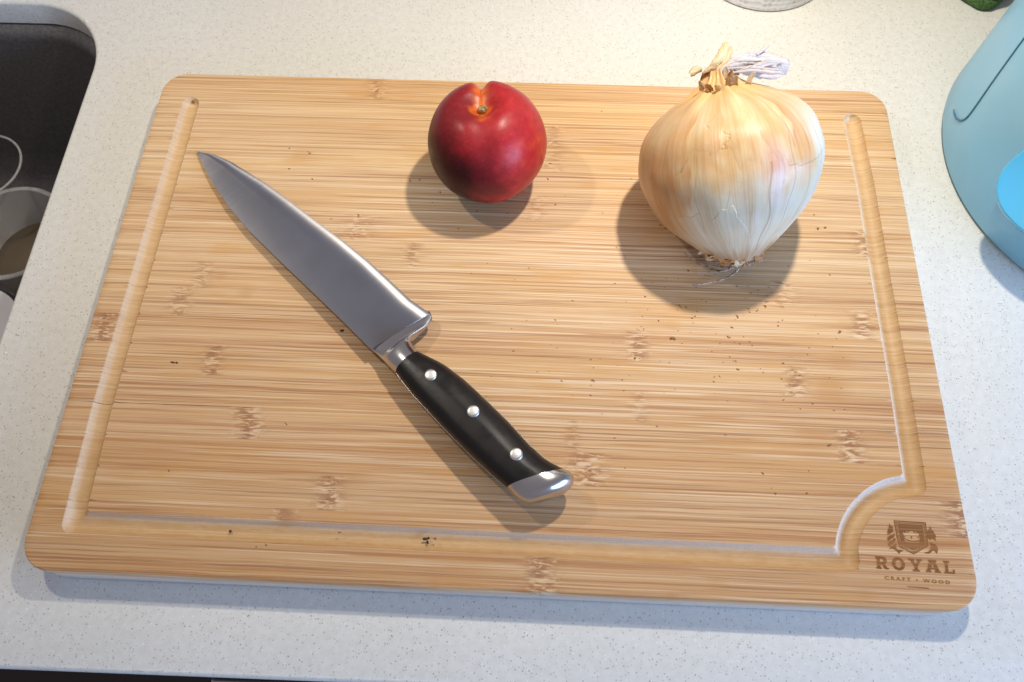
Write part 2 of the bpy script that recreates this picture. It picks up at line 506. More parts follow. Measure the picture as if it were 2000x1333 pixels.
# groove centre line
gp = [(372, 204), (315, 400), (256, 600), (198, 800), (143, 1020)]
gp2 = [(143, 1020), (700, 1047), (1200, 1073), (1657, 1094)]
arc = spline([(1657, 1094), (1655, 1062), (1667, 1022), (1693, 986), (1733, 959), (1788, 947)], 30)
gp3 = [(1788, 947), (1757, 750), (1722, 550), (1692, 370), (1665, 237)]


def pl(P): return [tuple(at(u, v, HB)[:2]) for u, v in P]


path = pl(gp) + pl(gp2)[1:] + pl(arc)[1:] + pl(gp3)[1:]
corners = [pl([q])[0] for q in ((372, 204), (143, 1020), (1657, 1094), (1788, 947), (1665, 237))]
PA = np.array(path); SA, SB = PA[:-1], PA[1:]


def sdf(P):
    P = np.atleast_2d(P); d = SB - SA
    w_ = P[:, None, :] - SA[None]; t = np.clip((w_ * d).sum(2) / (d * d).sum(1), 0, 1)
    return np.linalg.norm(w_ - t[..., None] * d, axis=2).min(1)


GW, GD = .00535, .0042
GR = (GW * GW + GD * GD) / (2 * GD)


def gdepth(s):
    return np.where(s < GW, np.sqrt(np.maximum(GR * GR - np.minimum(s, GW) ** 2, 0)) - (GR - GD), 0)


def lit_flank(P, sd):
    """mask of the groove flanks facing the window, where its light is painted pale"""
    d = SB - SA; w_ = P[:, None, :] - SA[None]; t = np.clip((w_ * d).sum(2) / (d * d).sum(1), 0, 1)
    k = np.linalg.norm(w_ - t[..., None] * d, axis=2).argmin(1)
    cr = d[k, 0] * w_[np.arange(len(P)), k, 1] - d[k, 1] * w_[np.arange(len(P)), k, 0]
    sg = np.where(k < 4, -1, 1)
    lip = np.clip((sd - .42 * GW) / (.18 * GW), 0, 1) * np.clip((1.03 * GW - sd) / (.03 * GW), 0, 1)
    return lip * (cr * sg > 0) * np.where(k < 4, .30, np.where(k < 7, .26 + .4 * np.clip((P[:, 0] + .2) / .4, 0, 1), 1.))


lev = np.array([0, .25, .5, .7, .84, .93, 1.0, 1.06]) * GW
cloud = []
seg = lerp_poly(path, int(np.linalg.norm(np.diff(PA, axis=0), axis=1).sum() / .0016))
tan_ = np.gradient(seg, axis=0); tan_ /= np.linalg.norm(tan_, axis=1)[:, None]; nor = np.stack([-tan_[:, 1], tan_[:, 0]], 1)
for L in lev:
    for sg in (1, -1):
        q = seg + nor * L * sg; k = np.abs(sdf(q) - L) < 3e-5; cloud.append(q[k])
        if L == 0: break
for c in corners:
    for L in lev[1:]:
        a = np.linspace(0, 2 * math.pi, 36, endpoint=False)
        q = np.array(c) + L * np.stack([np.cos(a), np.sin(a)], 1); cloud.append(q[np.abs(sdf(q) - L) < 3e-5])
    # inner mitre points
    for a in np.linspace(0, 2 * math.pi, 720, endpoint=False):
        pass
cloud = np.concatenate(cloud)
order = np.lexsort((cloud[:, 1], cloud[:, 0])); cloud = cloud[order]
# thin out points closer than .35 mm
keep = []; grid = {}
for p in cloud:
    k = (int(p[0] / .0005), int(p[1] / .0005)); ok = True
    for i in (-1, 0, 1):
        for j in (-1, 0, 1):
            for q in grid.get((k[0] + i, k[1] + j), ()):
                if (q[0] - p[0]) ** 2 + (q[1] - p[1]) ** 2 < (.00032) ** 2: ok = False
    if ok: grid.setdefault(k, []).append(p); keep.append(p)
cloud = np.array(keep)

KN = [(205, 632, 1., 26), (735, 178, .5, 22), (1082, 290, .45, 22), (805, 495, .6, 16), (355, 578, .6, 22), (400, 520, .5, 20), (415, 700, .8, 20), (482, 832, 1., 26),
      (642, 970, 1., 26), (548, 1040, .6, 24), (1057, 1122, .9, 28), (1150, 915, .8, 34), (1242, 668, .85, 22), (1252, 795, .5, 14), (1555, 737, .9, 20),
      (1683, 628, .95, 20), (1662, 872, 1., 24), (1690, 462, .7, 30), (1530, 572, .5, 26), (1875, 1010, 1., 28), (700, 425, .5, 34), (1045, 400, .45, 26), (1060, 295, .4, 18), (1120, 852, .5, 14)]
ST = [(848, 1138, 11, .6), (560, 1108, 9, .45), (1310, 1165, 9, .5), (1620, 760, 40, .7), (1640, 705, 26, .5), (1115, 850, 16, .8), (1040, 860, 10, .35), (480, 572, 18, .5), (590, 300, 22, .35),
      (430, 540, 14, .5), (1480, 500, 26, .4), (1690, 1160, 20, .4), (1135, 935, 22, .55), (700, 640, 14, .4), (1400, 1145, 20, .35), (1150, 1050, 6, .5), (900, 1100, 60, .3), (1620, 1110, 16, .5), (690, 940, 30, .3), (1590, 870, 40, .35)]
kn_w = [(at(u, v, HB), s, hw / 3900) for u, v, s, hw in KN]
st_w = [(at(u, v, HB), r / 3900, s) for u, v, r, s in ST]

yb = [YT - (YT - YB) * k / 18 for k in range(19)]
tints = [.40, .22, .30, .16, .26, .34, .48, .30, .45, .42, .62, .50, .66, .62, .85, .6, .95, .8]
for k in range(18):
    y1, y0 = yb[k], yb[k + 1]
    g0 = g1 = .000012
    y1 -= 0 if k == 0 else g1; y0 += 0 if k == 17 else g0
    # outline, counter-clockwise
    if k == 0: ys = list(np.linspace(y0, y1 - RC, 2)) + [y1 - RC + RC * math.sin(a) for a in np.linspace(.10, math.pi / 2, 16)]
    elif k == 17: ys = [y0 + RC - RC * math.sin(a) for a in np.linspace(math.pi / 2, .10, 16)] + list(np.linspace(y0 + RC, y1, 2))
    else: ys = list(np.linspace(y0, y1, 8))
    Lp = [(side(y)[0], y) for y in ys]; Rp = [(side(y)[1], y) for y in ys]

    def hline(a, b):
        if abs(b[0] - a[0]) < 1e-6: return []
        n = max(2, int(abs(b[0] - a[0]) / .0008)); out = []; last = a[0]
        xs = np.linspace(a[0], b[0], n)[1:-1]; s = sdf(np.stack([xs, np.full(len(xs), a[1])], 1))
        for x, q in zip(xs, s):
            step = .0009 if q < .0065 else (.0016 if abs(a[1] - YB) < 1e-6 or abs(a[1] - YT) < 1e-6 else .004)
            if abs(x - last) >= step - 1e-6 and abs(b[0] - x) > .0006: out.append((x, a[1])); last = x
        return out
    poly = Rp + hline(Rp[-1], Lp[-1]) + Lp[::-1] + hline(Lp[0], Rp[0])
    # drop duplicates
    pp = [];
    for q in poly:
        if not pp or (abs(q[0] - pp[-1][0]) + abs(q[1] - pp[-1][1])) > 1e-6: pp.append(q)
    poly = pp
    nb = len(poly)
    # eased outer rim: points just inside the board outline
    rim = []; ex = []
    out = [Rp, Lp[::-1]]
    if k == 0: out = [Rp + [q for q in poly if abs(q[1] - YT) < 1e-7 and Lp[-1][0] < q[0] < Rp[-1][0]] + Lp[::-1]]
    if k == 17: out = [Lp[::-1] + [q for q in poly if abs(q[1] - YB) < 1e-7 and Lp[0][0] < q[0] < Rp[0][0]] + Rp]
    for chain in out:
        c_ = np.array(chain); t_ = np.gradient(c_, axis=0); t_ /= np.maximum(np.linalg.norm(t_, axis=1), 1e-9)[:, None]
        nn = np.stack([-t_[:, 1], t_[:, 0]], 1)
        for e_ in (.0006, .0013):
            q_ = c_ + nn * e_; m_ = (q_[:, 1] > y0 + .0003) & (q_[:, 1] < y1 - .0003); rim += [tuple(p) for p in q_[m_]]
    inner = []
    xa, xb = side((y0 + y1) / 2)
    gx = np.arange(xa + .003, xb - .003, .0023)
    for j, y in enumerate(np.arange(y0 + .0015, y1 - .001, .0021)):
        for x in gx + (j % 2) * .00115:
            l_, r_ = side(y)
            if l_ + .0022 < x < r_ - .0022: inner.append((x, y))
    inner = np.array(inner + ex + rim); inner = inner[sdf(inner) > GW * 1.06 + .0005]
    if k == 0: inner = inner[inner[:, 1] < YT - .0005]
    cl = cloud[(cloud[:, 1] > y0 + .0002) & (cloud[:, 1] < y1 - .0002)]
    if k == 13:                                   # the open crack at the left end of this joint
        poly = [(q[0], q[1] - (.00034 * sstep(-.232, -.215, q[0]) * (1 - sstep(-.16, -.118, q[0])) * (.75 + .5 * noise.noise(Vector((q[0] * 260, 0, 0)))) if abs(q[1] - y1) < 1e-5 else 0)) for q in poly]
    P2 = [Vector(q) for q in poly] + [Vector(q) for q in inner] + [Vector(q) for q in cl]
    ed = [(i, (i + 1) % nb) for i in range(nb)]
    co, _, fs, orig, _, _ = delaunay_2d_cdt(P2, ed, [], 1, 1e-7)
    C = np.array([list(c) for c in co]); s = sdf(C); z = HB - gdepth(s)
    # rim easing
    fl_ = (C[:, 1] - YB) / (YT - YB)
    for i, (x, y) in enumerate(C):
        a, b = side(min(max(y, YB + 1e-6), YT - 1e-6)); d = min(x - a, b - x, y - YB, YT - y)
        if d < .0013: q = 1 - max(0, d) / .0013; z[i] -= .0010 * (1 - math.sqrt(max(0, 1 - q * q)))
    bm = bmesh.new()
    vs = [bm.verts.new((x, y, zz)) for (x, y), zz in zip(C, z)]
    for f in fs:
        try: bm.faces.new([vs[i] for i in f])
        except ValueError: pass
    be = [e for e in bm.edges if e.is_boundary]
    r = bmesh.ops.extrude_edge_only(bm, edges=be)
    for q in r['geom']:
        if isinstance(q, bmesh.types.BMVert): q.co.z = .0006
    # the front edge is gently rounded outwards
    if k == 17:
        low = [q for q in r['geom'] if isinstance(q, bmesh.types.BMVert)]
        for q in low:
            a, b = side(min(max(q.co.y, YB + 1e-6), YT))
            wgt = sstep(YB + .006, YB, q.co.y) * sstep(0, .012, min(q.co.x - CT['BL'].x - .006, CT['BR'].x - .010 - q.co.x))
            q.co.y -= .0015 * wgt; q.co.z = .0075
        e2 = [e for e in r['geom'] if isinstance(e, bmesh.types.BMEdge)]
        r2 = bmesh.ops.extrude_edge_only(bm, edges=e2)
        for q in r2['geom']:
            if isinstance(q, bmesh.types.BMVert): q.co.z = .0006
    bmesh.ops.recalc_face_normals(bm, faces=bm.faces)
    bm.normal_update()
    if sum(f.normal.z for f in bm.faces if abs(f.normal.z) > .5) < 0: bmesh.ops.reverse_faces(bm, faces=bm.faces)
    me = bpy.data.meshes.new('bamboo_strip'); bm.to_mesh(me); bm.free()
    n = len(me.vertices); co_ = np.empty(n * 3); me.vertices.foreach_get('co', co_); co_ = co_.reshape(-1, 3)
    sd = sdf(co_[:, :2])
    ga = np.clip((GW * 1.01 - sd) / .0003, 0, 1) * (co_[:, 2] > .01)
    ka = np.zeros(n); sa = np.zeros(n); flank_lit = lit_flank(co_[:, :2], sd) * (co_[:, 2] > .01)
    for p, st, hw in kn_w:
        if y0 - .001 < p.y < y1 + .001:
            jig = np.array([.0035 * noise.noise(Vector((0, y * 420, p.x * 50))) for y in co_[:, 1]])
            ka = np.maximum(ka, min(1., st * 1.25) * np.exp(-((co_[:, 0] - p.x - jig) / hw) ** 2))
    for p, rr, st in st_w:
        dd = np.hypot(co_[:, 0] - p.x, (co_[:, 1] - p.y) * 1.4)
        sa = np.maximum(sa, st * np.clip(1.4 - dd / rr, 0, 1))
    for nm, arr in (('light_or_jitter', flank_lit * (1 - ka)), ('edge', ((co_[:, 2] < HB - .0016) & (sd > GW * 1.01)).astype(float)), ('groove', ga), ('knot', ka * (1 - ga)), ('stain', sa * (1 - ga))):
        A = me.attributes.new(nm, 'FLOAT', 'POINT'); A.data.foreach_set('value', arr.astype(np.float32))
    o = finish('bamboo_strip', me, BAMBOO, board, True, 28)
    o['tint'] = float(tints[k])

# --- burnt crest and lettering (traced on the board's own plane)
ZL = HB + .00012


def lp(cx, cy): return at(1680 + cx * .14252, 990 + cy * .14252, ZL)


def flat(name, polys, parent, mat=BURNT, holes=()):
    """filled 2D outlines (world points) with holes by even-odd rule, a thin raised-free inlay"""
    bm = bmesh.new(); pts = []; ed = []
    loops = list(polys) + list(holes)
    for P in loops:
        b = len(pts); pts += [Vector(p[:2]) for p in P]; ed += [(b + i, b + (i + 1) % len(P)) for i in range(len(P))]
    co, _, fs, *_ = delaunay_2d_cdt(pts, ed, [], 0, 1e-8)
    vs = [bm.verts.new((c[0], c[1], ZL)) for c in co]

    def ins(p, P):
        c = False; n = len(P)
        for i in range(n):
            a, b = P[i - 1], P[i]
            if (a[1] > p[1]) != (b[1] > p[1]) and p[0] < (b[0] - a[0]) * (p[1] - a[1]) / (b[1] - a[1]) + a[0]: c = not c
        return c
    for f in fs:
        m = sum((co[i] for i in f), Vector((0, 0))) / len(f)
        if sum(ins(m, P) for P in loops) % 2: bm.faces.new([vs[i] for i in f])
    bmesh.ops.recalc_face_normals(bm, faces=bm.faces)
    for f in bm.faces:
        if f.normal.z < 0: f.normal_flip()
    return frombm(name, bm, mat, parent, smooth=False, recalc=False)


def L(P): return [lp(*q) for q in P]


def circ_(cx, cy, rx, ry, n=24): return [(cx + rx * math.cos(t), cy + ry * math.sin(t)) for t in np.linspace(0, 2 * math.pi, n, endpoint=False)]


S0 = [(462, 186), (900, 215), (922, 400), (938, 540), (735, 655), (545, 560), (500, 420)]
ctr = np.array([705, 400])


def shrink(P, k): return [tuple(ctr + (np.array(q) - ctr) * k) for q in P]


crest = flat('crest', [L(S0)], board, holes=[L(shrink(S0, .925))])
flat('crest_line', [L(shrink(S0, .885))], crest, holes=[L(shrink(S0, .84))])
crown = [(583, 330), (600, 352), (625, 362), (650, 356), (672, 340), (712, 332), (738, 352), (760, 366), (785, 364), (806, 350), (808, 400), (822, 440), (815, 462), (735, 470), (655, 455), (605, 425)]
crown2 = [(607, 440), (655, 468), (735, 483), (824, 476), (822, 495), (735, 503), (650, 490), (612, 465)]
flat('crest_field', [L(shrink(S0, .79))], crest, holes=[L(crown), L(crown2), L(circ_(637, 345, 13, 11, 12)), L(circ_(762, 350, 13, 11, 12)), L(circ_(703, 420, 12, 15, 12)), L(circ_(795, 422, 8, 12, 10)), L(circ_(612, 408, 8, 9, 10))])
# leafy mantling
LV = [[(402, 228), (425, 268), (455, 278), (448, 310), (460, 335), (430, 360), (395, 385), (370, 380), (378, 330), (392, 285)],
      [(372, 430), (400, 400), (440, 385), (468, 355), (480, 385), (455, 425), (420, 445), (395, 470), (380, 470)],
      [(385, 520), (405, 480), (440, 460), (470, 430), (490, 440), (478, 480), (440, 510), (410, 540), (395, 545)],
      [(400, 590), (415, 555), (450, 530), (490, 500), (505, 520), (490, 560), (520, 590), (560, 590), (600, 600), (560, 618), (530, 650), (505, 610), (460, 585), (430, 575)],
      [(962, 262), (975, 300), (1000, 330), (1025, 375), (1045, 410), (1030, 430), (1045, 478), (1015, 455), (985, 440), (960, 460), (935, 440), (920, 390), (918, 340), (945, 310)],
      [(950, 490), (985, 495), (1030, 515), (1058, 545), (1068, 590), (1055, 648), (1030, 620), (1000, 600), (980, 620), (940, 645), (890, 640), (880, 625), (930, 620), (960, 590), (975, 540)]]
for P in LV: flat('crest_leaf', [L(P)], crest)

OB, BV, UV_ = np.array([225., 850.]), np.array([1085., 75.]) / 1085, np.array([-18., -172.])
GLY = {  # slab letters, unit height, x in height units
    'R': ([[(0, 0), (.42, 0), (.42, .14), (.34, .14), (.34, .36), (.46, .36), (.66, .0), (.98, 0), (.98, .14), (.86, .14), (.70, .42), (.86, .56), (.88, .74), (.80, .92), (.62, 1), (0, 1), (0, .86), (.09, .86), (.09, .14), (0, .14)]], [[(.34, .52), (.52, .52), (.60, .60), (.60, .76), (.52, .84), (.34, .84)]]),
    'O': ([[(.5 + .5 * math.cos(t), .5 + .52 * math.sin(t)) for t in np.linspace(0, 2 * math.pi, 40, endpoint=False)]], [[(.5 + .25 * math.cos(t), .5 + .30 * math.sin(t)) for t in np.linspace(0, 2 * math.pi, 32, endpoint=False)]]),
    'Y': ([[(.26, 0), (.82, 0), (.82, .14), (.68, .14), (.68, .42), (.94, .86), (1.06, .86), (1.06, 1), (.62, 1), (.62, .86), (.70, .86), (.54, .58), (.40, .86), (.48, .86), (.48, 1), (0, 1), (0, .86), (.12, .86), (.42, .42), (.42, .14), (.26, .14)]], []),
    'A': ([[(0, 0), (.42, 0), (.42, .14), (.33, .14), (.37, .26), (.71, .26), (.75, .14), (.66, .14), (.66, 0), (1.12, 0), (1.12, .14), (1.03, .14), (.78, .86), (.86, .86), (.86, 1), (.24, 1), (.24, .86), (.32, .86), (.08, .14), (0, .14)]], [[(.42, .40), (.66, .40), (.55, .76)]]),
    'L': ([[(0, 0), (.88, 0), (.88, .34), (.72, .34), (.72, .15), (.36, .15), (.36, .86), (.50, .86), (.50, 1), (0, 1), (0, .86), (.12, .86), (.12, .14), (0, .14)]], [])}
for ch, x0, wd in (('R', 0, 1.02), ('O', 222, 1.03), ('Y', 452, 1.03), ('A', 680, 1.06), ('L', 930, .98)):
    def g(P): return [lp(*(OB + BV * (x0 + px * 172 * wd) + UV_ * py)) for px, py in P]
    ps, hs = GLY[ch]
    flat('letter', [g(P) for P in ps], board, holes=[g(P) for P in hs])


def word(txt, p0, p1, cap):
    cu = bpy.data.curves.new('letters', 'FONT'); cu.body = txt; cu.space_character = 1.55; cu.size = 1; cu.resolution_u = 3; cu.offset = .03
    o = bpy.data.objects.new('tmp', cu); COL.objects.link(o)
    dg = bpy.context.evaluated_depsgraph_get(); me = bpy.data.meshes.new_from_object(o.evaluated_get(dg))
    bpy.data.objects.remove(o)
    xs = [q.co.x for q in me.vertices]; x0, x1 = min(xs), max(xs); ch = max(q.co.y for q in me.vertices if q.co.x < x0 + .6)
    p0, p1 = np.array(p0, float), np.array(p1, float); up = np.array([-.1, -1.]) * cap
    for q in me.vertices:
        c = p0 + (p1 - p0) * (q.co.x - x0) / (x1 - x0) + up * q.co.y / ch
        w_ = lp(*c); q.co = (w_.x, w_.y, ZL)
    me.name = 'lettering'
    return finish('lettering', me, BURNT, board, smooth=False)


word('CRAFT \u2022 WOOD', (340, 996), (1235, 1062), 48)
flat('underline', [L([(648, 1090), (720, 1096), (800, 1100), (880, 1107), (945, 1114), (944, 1126), (870, 1121), (800, 1113), (720, 1108), (650, 1102)])], board)

# ------------------------------------------------------------------ knife
knife = empty('chef_knife', tuple(at(800, 690, .0285)))
tag(knife, "large chef's knife with steel blade and black riveted handle lying diagonally on the bamboo board", 'knife')
edge_px = [(384, 296), (415, 301), (452, 317), (481, 335), (518, 358), (566, 393), (617, 432), (669, 470), (720, 511), (764, 551), (801, 586), (840, 613)]
spine_px = [(384, 296), (400, 329), (419, 362), (448, 406), (485, 450), (544, 508), (617, 577), (672, 630), (726, 684)]


def zb(u):                                    # height of the blade's middle plane along the knife
    f = min(1, max(0, (u - 385) / 400)); return .0202 + .0078 * f


NS, NT = 90, 40
ed_ = lerp_poly(edge_px, NS); sp_ = lerp_poly(spine_px, NS)
top_r, bot_r, UVs = [], [], []
for i in range(NS):
    f = i / (NS - 1)
    Zs = .0203 + .0074 * f; Ze = Zs - .0004 * f
    E_, S_ = at(*ed_[i], max(.0194, Ze)), at(*sp_[i], Zs)
    wdt = max((E_ - S_).length, 1e-5); tr, br = [], []
    hs = .00155 * min(1, .15 + wdt / .020)
    bevel = min(.0125, wdt * .40)
    for j in range(NT):
        t = 1 - (1 - j / (NT - 1)) ** 1.5
        d = wdt * (1 - t)                      # distance from the cutting edge
        # convex grind: nearly flat face, then rolling over towards the edge
        if d >= bevel: h = hs - (hs * .10) * (1 - (d - bevel) / max(1e-6, wdt - bevel))
        else:
            q = 1 - d / bevel; h = hs * .90 - hs * .82 * (q ** 2.8)
        p = S_.lerp(E_, t)
        tr.append(p + Vector((0, 0, h))); br.append(p - Vector((0, 0, min(h, p.z - .01915))))
    top_r.append(tr); bot_r.append(br)
V = []; F = []
for i in range(NS): V += top_r[i] + bot_r[i]
W2 = 2 * NT
for i in range(NS - 1):
    for j in range(NT - 1):
        a = i * W2 + j; F.append((a, a + 1, a + W2 + 1, a + W2)); b = a + NT; F.append((b, b + W2, b + W2 + 1, b + 1))
    a = i * W2; F.append((a, a + W2, a + W2 + NT, a + NT)); a += NT - 1; F.append((a, a + NT, a + W2 + NT, a + W2))
e = (NS - 1) * W2
F.append([e + j for j in range(NT)] + [e + NT + j for j in range(NT - 1, -1, -1)])
blade = mesh('blade', V, F, BLADE, knife, sharp=32)
kd = (at(726, 684, .028) - at(384, 296, .0202)).normalized(); kp = Vector((-kd.y, kd.x, 0)).normalized()


def planar_uv(o, dirx, diry):
    me = o.data; uv = me.uv_layers.new(name='UVMap')
    for l in me.loops:
        p = me.vertices[l.vertex_index].co; uv.data[l.index].uv = (p.dot(dirx), p.dot(diry))


planar_uv(blade, kd, kp)


def sect(a, b, z, ht, hb, ea=1.0, eb=1.0, n=32, ex=2.15):
    """cross-section from side point a to side point b (pixels), half height ht above and hb below plane z"""
    A, B = at(*a, z), at(*b, z); c = (A + B) / 2; h = (B - A) / 2; R = []
    for k in range(n):
        t = 2 * math.pi * k / n; cx = math.copysign(abs(math.cos(t)) ** (2 / ex), math.cos(t)); sx = math.copysign(abs(math.sin(t)) ** (2 / ex), math.sin(t))
        m = (1 - cx) / 2 * ea + (1 + cx) / 2 * eb
        R.append(c + h * cx + Vector((0, 0, (ht if sx > 0 else hb) * sx * m)))
    return R


def sections(L_, n):
    """L_: rows (ax,ay,bx,by,z,ht,hb,ea,eb) smoothly interpolated"""
    S = spline(L_, n); return [sect((r[0], r[1]), (r[2], r[3]), r[4], r[5], r[6], r[7], r[8]) for r in S]


bol = [(720, 677, 838, 608, .0268, .0013, .0013, 1., .8), (727, 685, 843, 616, .0268, .0026, .0026, 1., .75), (736, 692, 843, 628, .027, .0042, .004, 1., .6), (744, 700, 832, 640, .0273, .0054, .005, 1., .75), (752, 708, 806, 662, .028, .0066, .0065, 1., 1.),
       (762, 719, 808, 676, .0283, .0076, .0075, 1., 1.), (774, 731, 820, 691, .0285, .0083, .0083, 1., 1.)]
V, F = loft(sections(bol, 34)); bolster = mesh('bolster', V, F, POLISH, knife, sharp=60)
planar_uv(bolster, kd, kp)

lo = lerp_poly([(774, 731), (804, 770), (867, 838), (920, 891), (969, 936), (991, 954)], 26)
up = lerp_poly([(820, 690), (867, 713), (909, 745), (957, 790), (999, 831), (1036, 872), (1070, 902), (1104, 919)], 26)
NH = 26
zc = .0335                                     # height of the handle's middle at the butt: the knife rides on its bolster


def zh(i): return .0285 + (zc - .0285) * i / (NH - 1)


def prof(f):
    return .0084 + .0016 * f


# faceted-oval half profile of a scale: (fraction across, height fraction)
PR = [(-1, .10), (-.985, .34), (-.94, .52), (-.84, .70), (-.70, .835), (-.62, .885), (-.52, .92), (-.3, .965), (-.1, .992), (.02, 1.0), (.12, .992), (.32, .94), (.52, .855), (.68, .745), (.82, .60), (.92, .42), (.975, .25), (1, .10)]
for sgn in (1, -1):
    rings = []
    for i in range(NH):
        A, B = at(*lo[i], zh(i)), at(*up[i], zh(i)); c = (A + B) / 2; h = (B - A) / 2; H = prof(i / (NH - 1))
        R = [c + h * x * .992 + Vector((0, 0, sgn * max(.0012, H * y))) for x, y in PR]
        R += [c + h * .96 + Vector((0, 0, sgn * .0011)), c - h * .96 + Vector((0, 0, sgn * .0011))]
        rings.append(R)
    V, F = loft(rings); sc_ = frombm('handle_scale', (lambda b: (b.from_mesh(_t(V, F)), b)[1])(bmesh.new()), BLACK, knife, sharp=50) if False else mesh('handle_scale', V, F, BLACK, knife, sharp=50)
    bm = bmesh.new(); bm.from_mesh(sc_.data); bmesh.ops.recalc_face_normals(bm, faces=bm.faces); bm.to_mesh(sc_.data); bm.free()
    sc_.data.set_sharp_from_angle(angle=math.radians(50))
    if sgn == 1:
        for u, v in ((841, 733), (924, 804), (1008, 888)):
            p = at(u, v, .0310 + .0092)
            # surface height there
            for _ in range(3):
                best = min(((at(*lo[i], zh(i)) + (at(*up[i], zh(i)) - at(*lo[i], zh(i))) * ((x + 1) / 2) + Vector((0, 0, prof(i / (NH - 1)) * y))) for i in range(NH) for x, y in PR), key=lambda q: (q.xy - p.xy).length)
                p = at(u, v, best.z)
            best = best + Vector((0, 0, .00025))
            rr = .0031; rg = []
            for r_, z_ in ((rr, -.0012), (rr, .00005), (rr * .93, .0003), (rr * .6, .00045), (rr * .2, .0005)):
                rg.append([Vector((p.x + r_ * math.cos(t), p.y + r_ * math.sin(t), best.z + z_)) for t in np.linspace(0, 2 * math.pi, 28, endpoint=False)])
            V, F = loft(rg); mesh('rivet', V, F, RIVET, knife, sharp=50)
# tang between the scales
rings = []
for i in range(NH):
    A, B = at(*lo[i], zh(i)), at(*up[i], zh(i)); c = (A + B) / 2; h = (B - A) / 2 * 1.006
    rings.append([c + h + Vector((0, 0, .00105)), c - h + Vector((0, 0, .00105)), c - h - Vector((0, 0, .00105)), c + h - Vector((0, 0, .00105))])
V, F = loft(rings); mesh('tang', V, F, POLISH, knife, smooth=False)
# butt cap: collar then domed end face
cap = []
H = prof(1)
for k, (a, b, hm) in enumerate([((991, 954), (1104, 919), 1.0), ((999, 963), (1112, 922), 1.01), ((1008, 972), (1118, 927), 1.0), ((1016, 978), (1121, 934), .97), ((1022, 981), (1120, 943), .90), ((1030, 984), (1115, 953), .72), ((1044, 983), (1103, 964), .42), ((1062, 978), (1086, 972), .12)]):
    A, B = at(*a, zc), at(*b, zc); c = (A + B) / 2; h = (B - A) / 2
    R = [c + h * x + Vector((0, 0, max(.0008, H * y * hm))) for x, y in PR] + [c + h * x - Vector((0, 0, max(.0008, H * y * hm))) for x, y in PR[::-1]]
    cap.append(R)
V, F = loft(cap); butt = mesh('butt_cap', V, F, POLISH, knife, sharp=38)
bm = bmesh.new(); bm.from_mesh(butt.data); bmesh.ops.recalc_face_normals(bm, faces=bm.faces); bm.to_mesh(butt.data); bm.free(); butt.data.set_sharp_from_angle(angle=math.radians(38))
planar_uv(butt, kd, kp)

# ------------------------------------------------------------------ revolved fruit helper
def grid_mesh(name, nu, nv, fn, mat, parent, colf=None, mask=None, smooth=True, sharp=None):
    """fn(u,v)->Vector, u periodic 0..1, v 0..1"""
    V = []; C = []; UVv = []; F = []
    use = None
    if mask:
        use = np.zeros((nv + 2, nu + 2), bool); mk = {}
        for j in range(nv):
            for i in range(nu):
                if mask((i + .5) / nu, (j + .5) / nv): mk[i, j] = 1; use[j:j + 2, i:i + 2] = True
        mask_ = mask; mask = lambda u, v: (int(u * nu), int(v * nv)) in mk
    for j in range(nv + 1):
        for i in range(nu + 1):
            u, v_ = i / nu, j / nv; UVv.append((u, v_))
            if use is not None and not use[j, i]:
                V.append((0, 0, 0))
                if colf: C.append((0, 0, 0))
                continue
            V.append(fn(u, v_))
            if colf: C.append(colf(u, v_))
    for j in range(nv):
        for i in range(nu):
            if mask and not mask((i + .5) / nu, (j + .5) / nv): continue
            a = j * (nu + 1) + i; F.append((a, a + 1, a + nu + 2, a + nu + 1))
    me = bpy.data.meshes.new(name); me.from_pydata([tuple(p) for p in V], [], F)
    uv = me.uv_layers.new(name='UVMap')
    li = np.empty(len(me.loops), np.int32); me.loops.foreach_get('vertex_index', li)
    uv.data.foreach_set('uv', np.array(UVv, np.float32)[li].ravel())
    if colf:
        A = me.color_attributes.new('Col', 'FLOAT_COLOR', 'POINT')
        A.data.foreach_set('color', np.array([(*c, 1) for c in C], np.float32).ravel())
    o = finish(name, me, mat, parent, smooth, sharp)
    bm = bmesh.new(); bm.from_mesh(me)
    loose = [v_ for v_ in bm.verts if not v_.link_faces]
    if loose: bmesh.ops.delete(bm, geom=loose, context='VERTS')
    bmesh.ops.remove_doubles(bm, verts=bm.verts, dist=1e-6)
    bmesh.ops.recalc_face_normals(bm, faces=bm.faces)
    bm.to_mesh(me); bm.free(); me.shade_smooth()
    if sharp: me.set_sharp_from_angle(angle=math.radians(sharp))
    return o


# ------------------------------------------------------------------ nectarine
NC = Vector((-.0150, .0800, HB + .0305))
nect = empty('nectarine', (NC.x, NC.y, HB))
tag(nect, 'shiny dark red nectarine with an orange stalk hollow standing on the bamboo board', 'nectarine')
na = Vector((-.07, .155, .985)).normalized()
nx = Vector((1, 0, 0)); nx = (nx - na * nx.dot(na)).normalized(); ny = na.cross(nx)


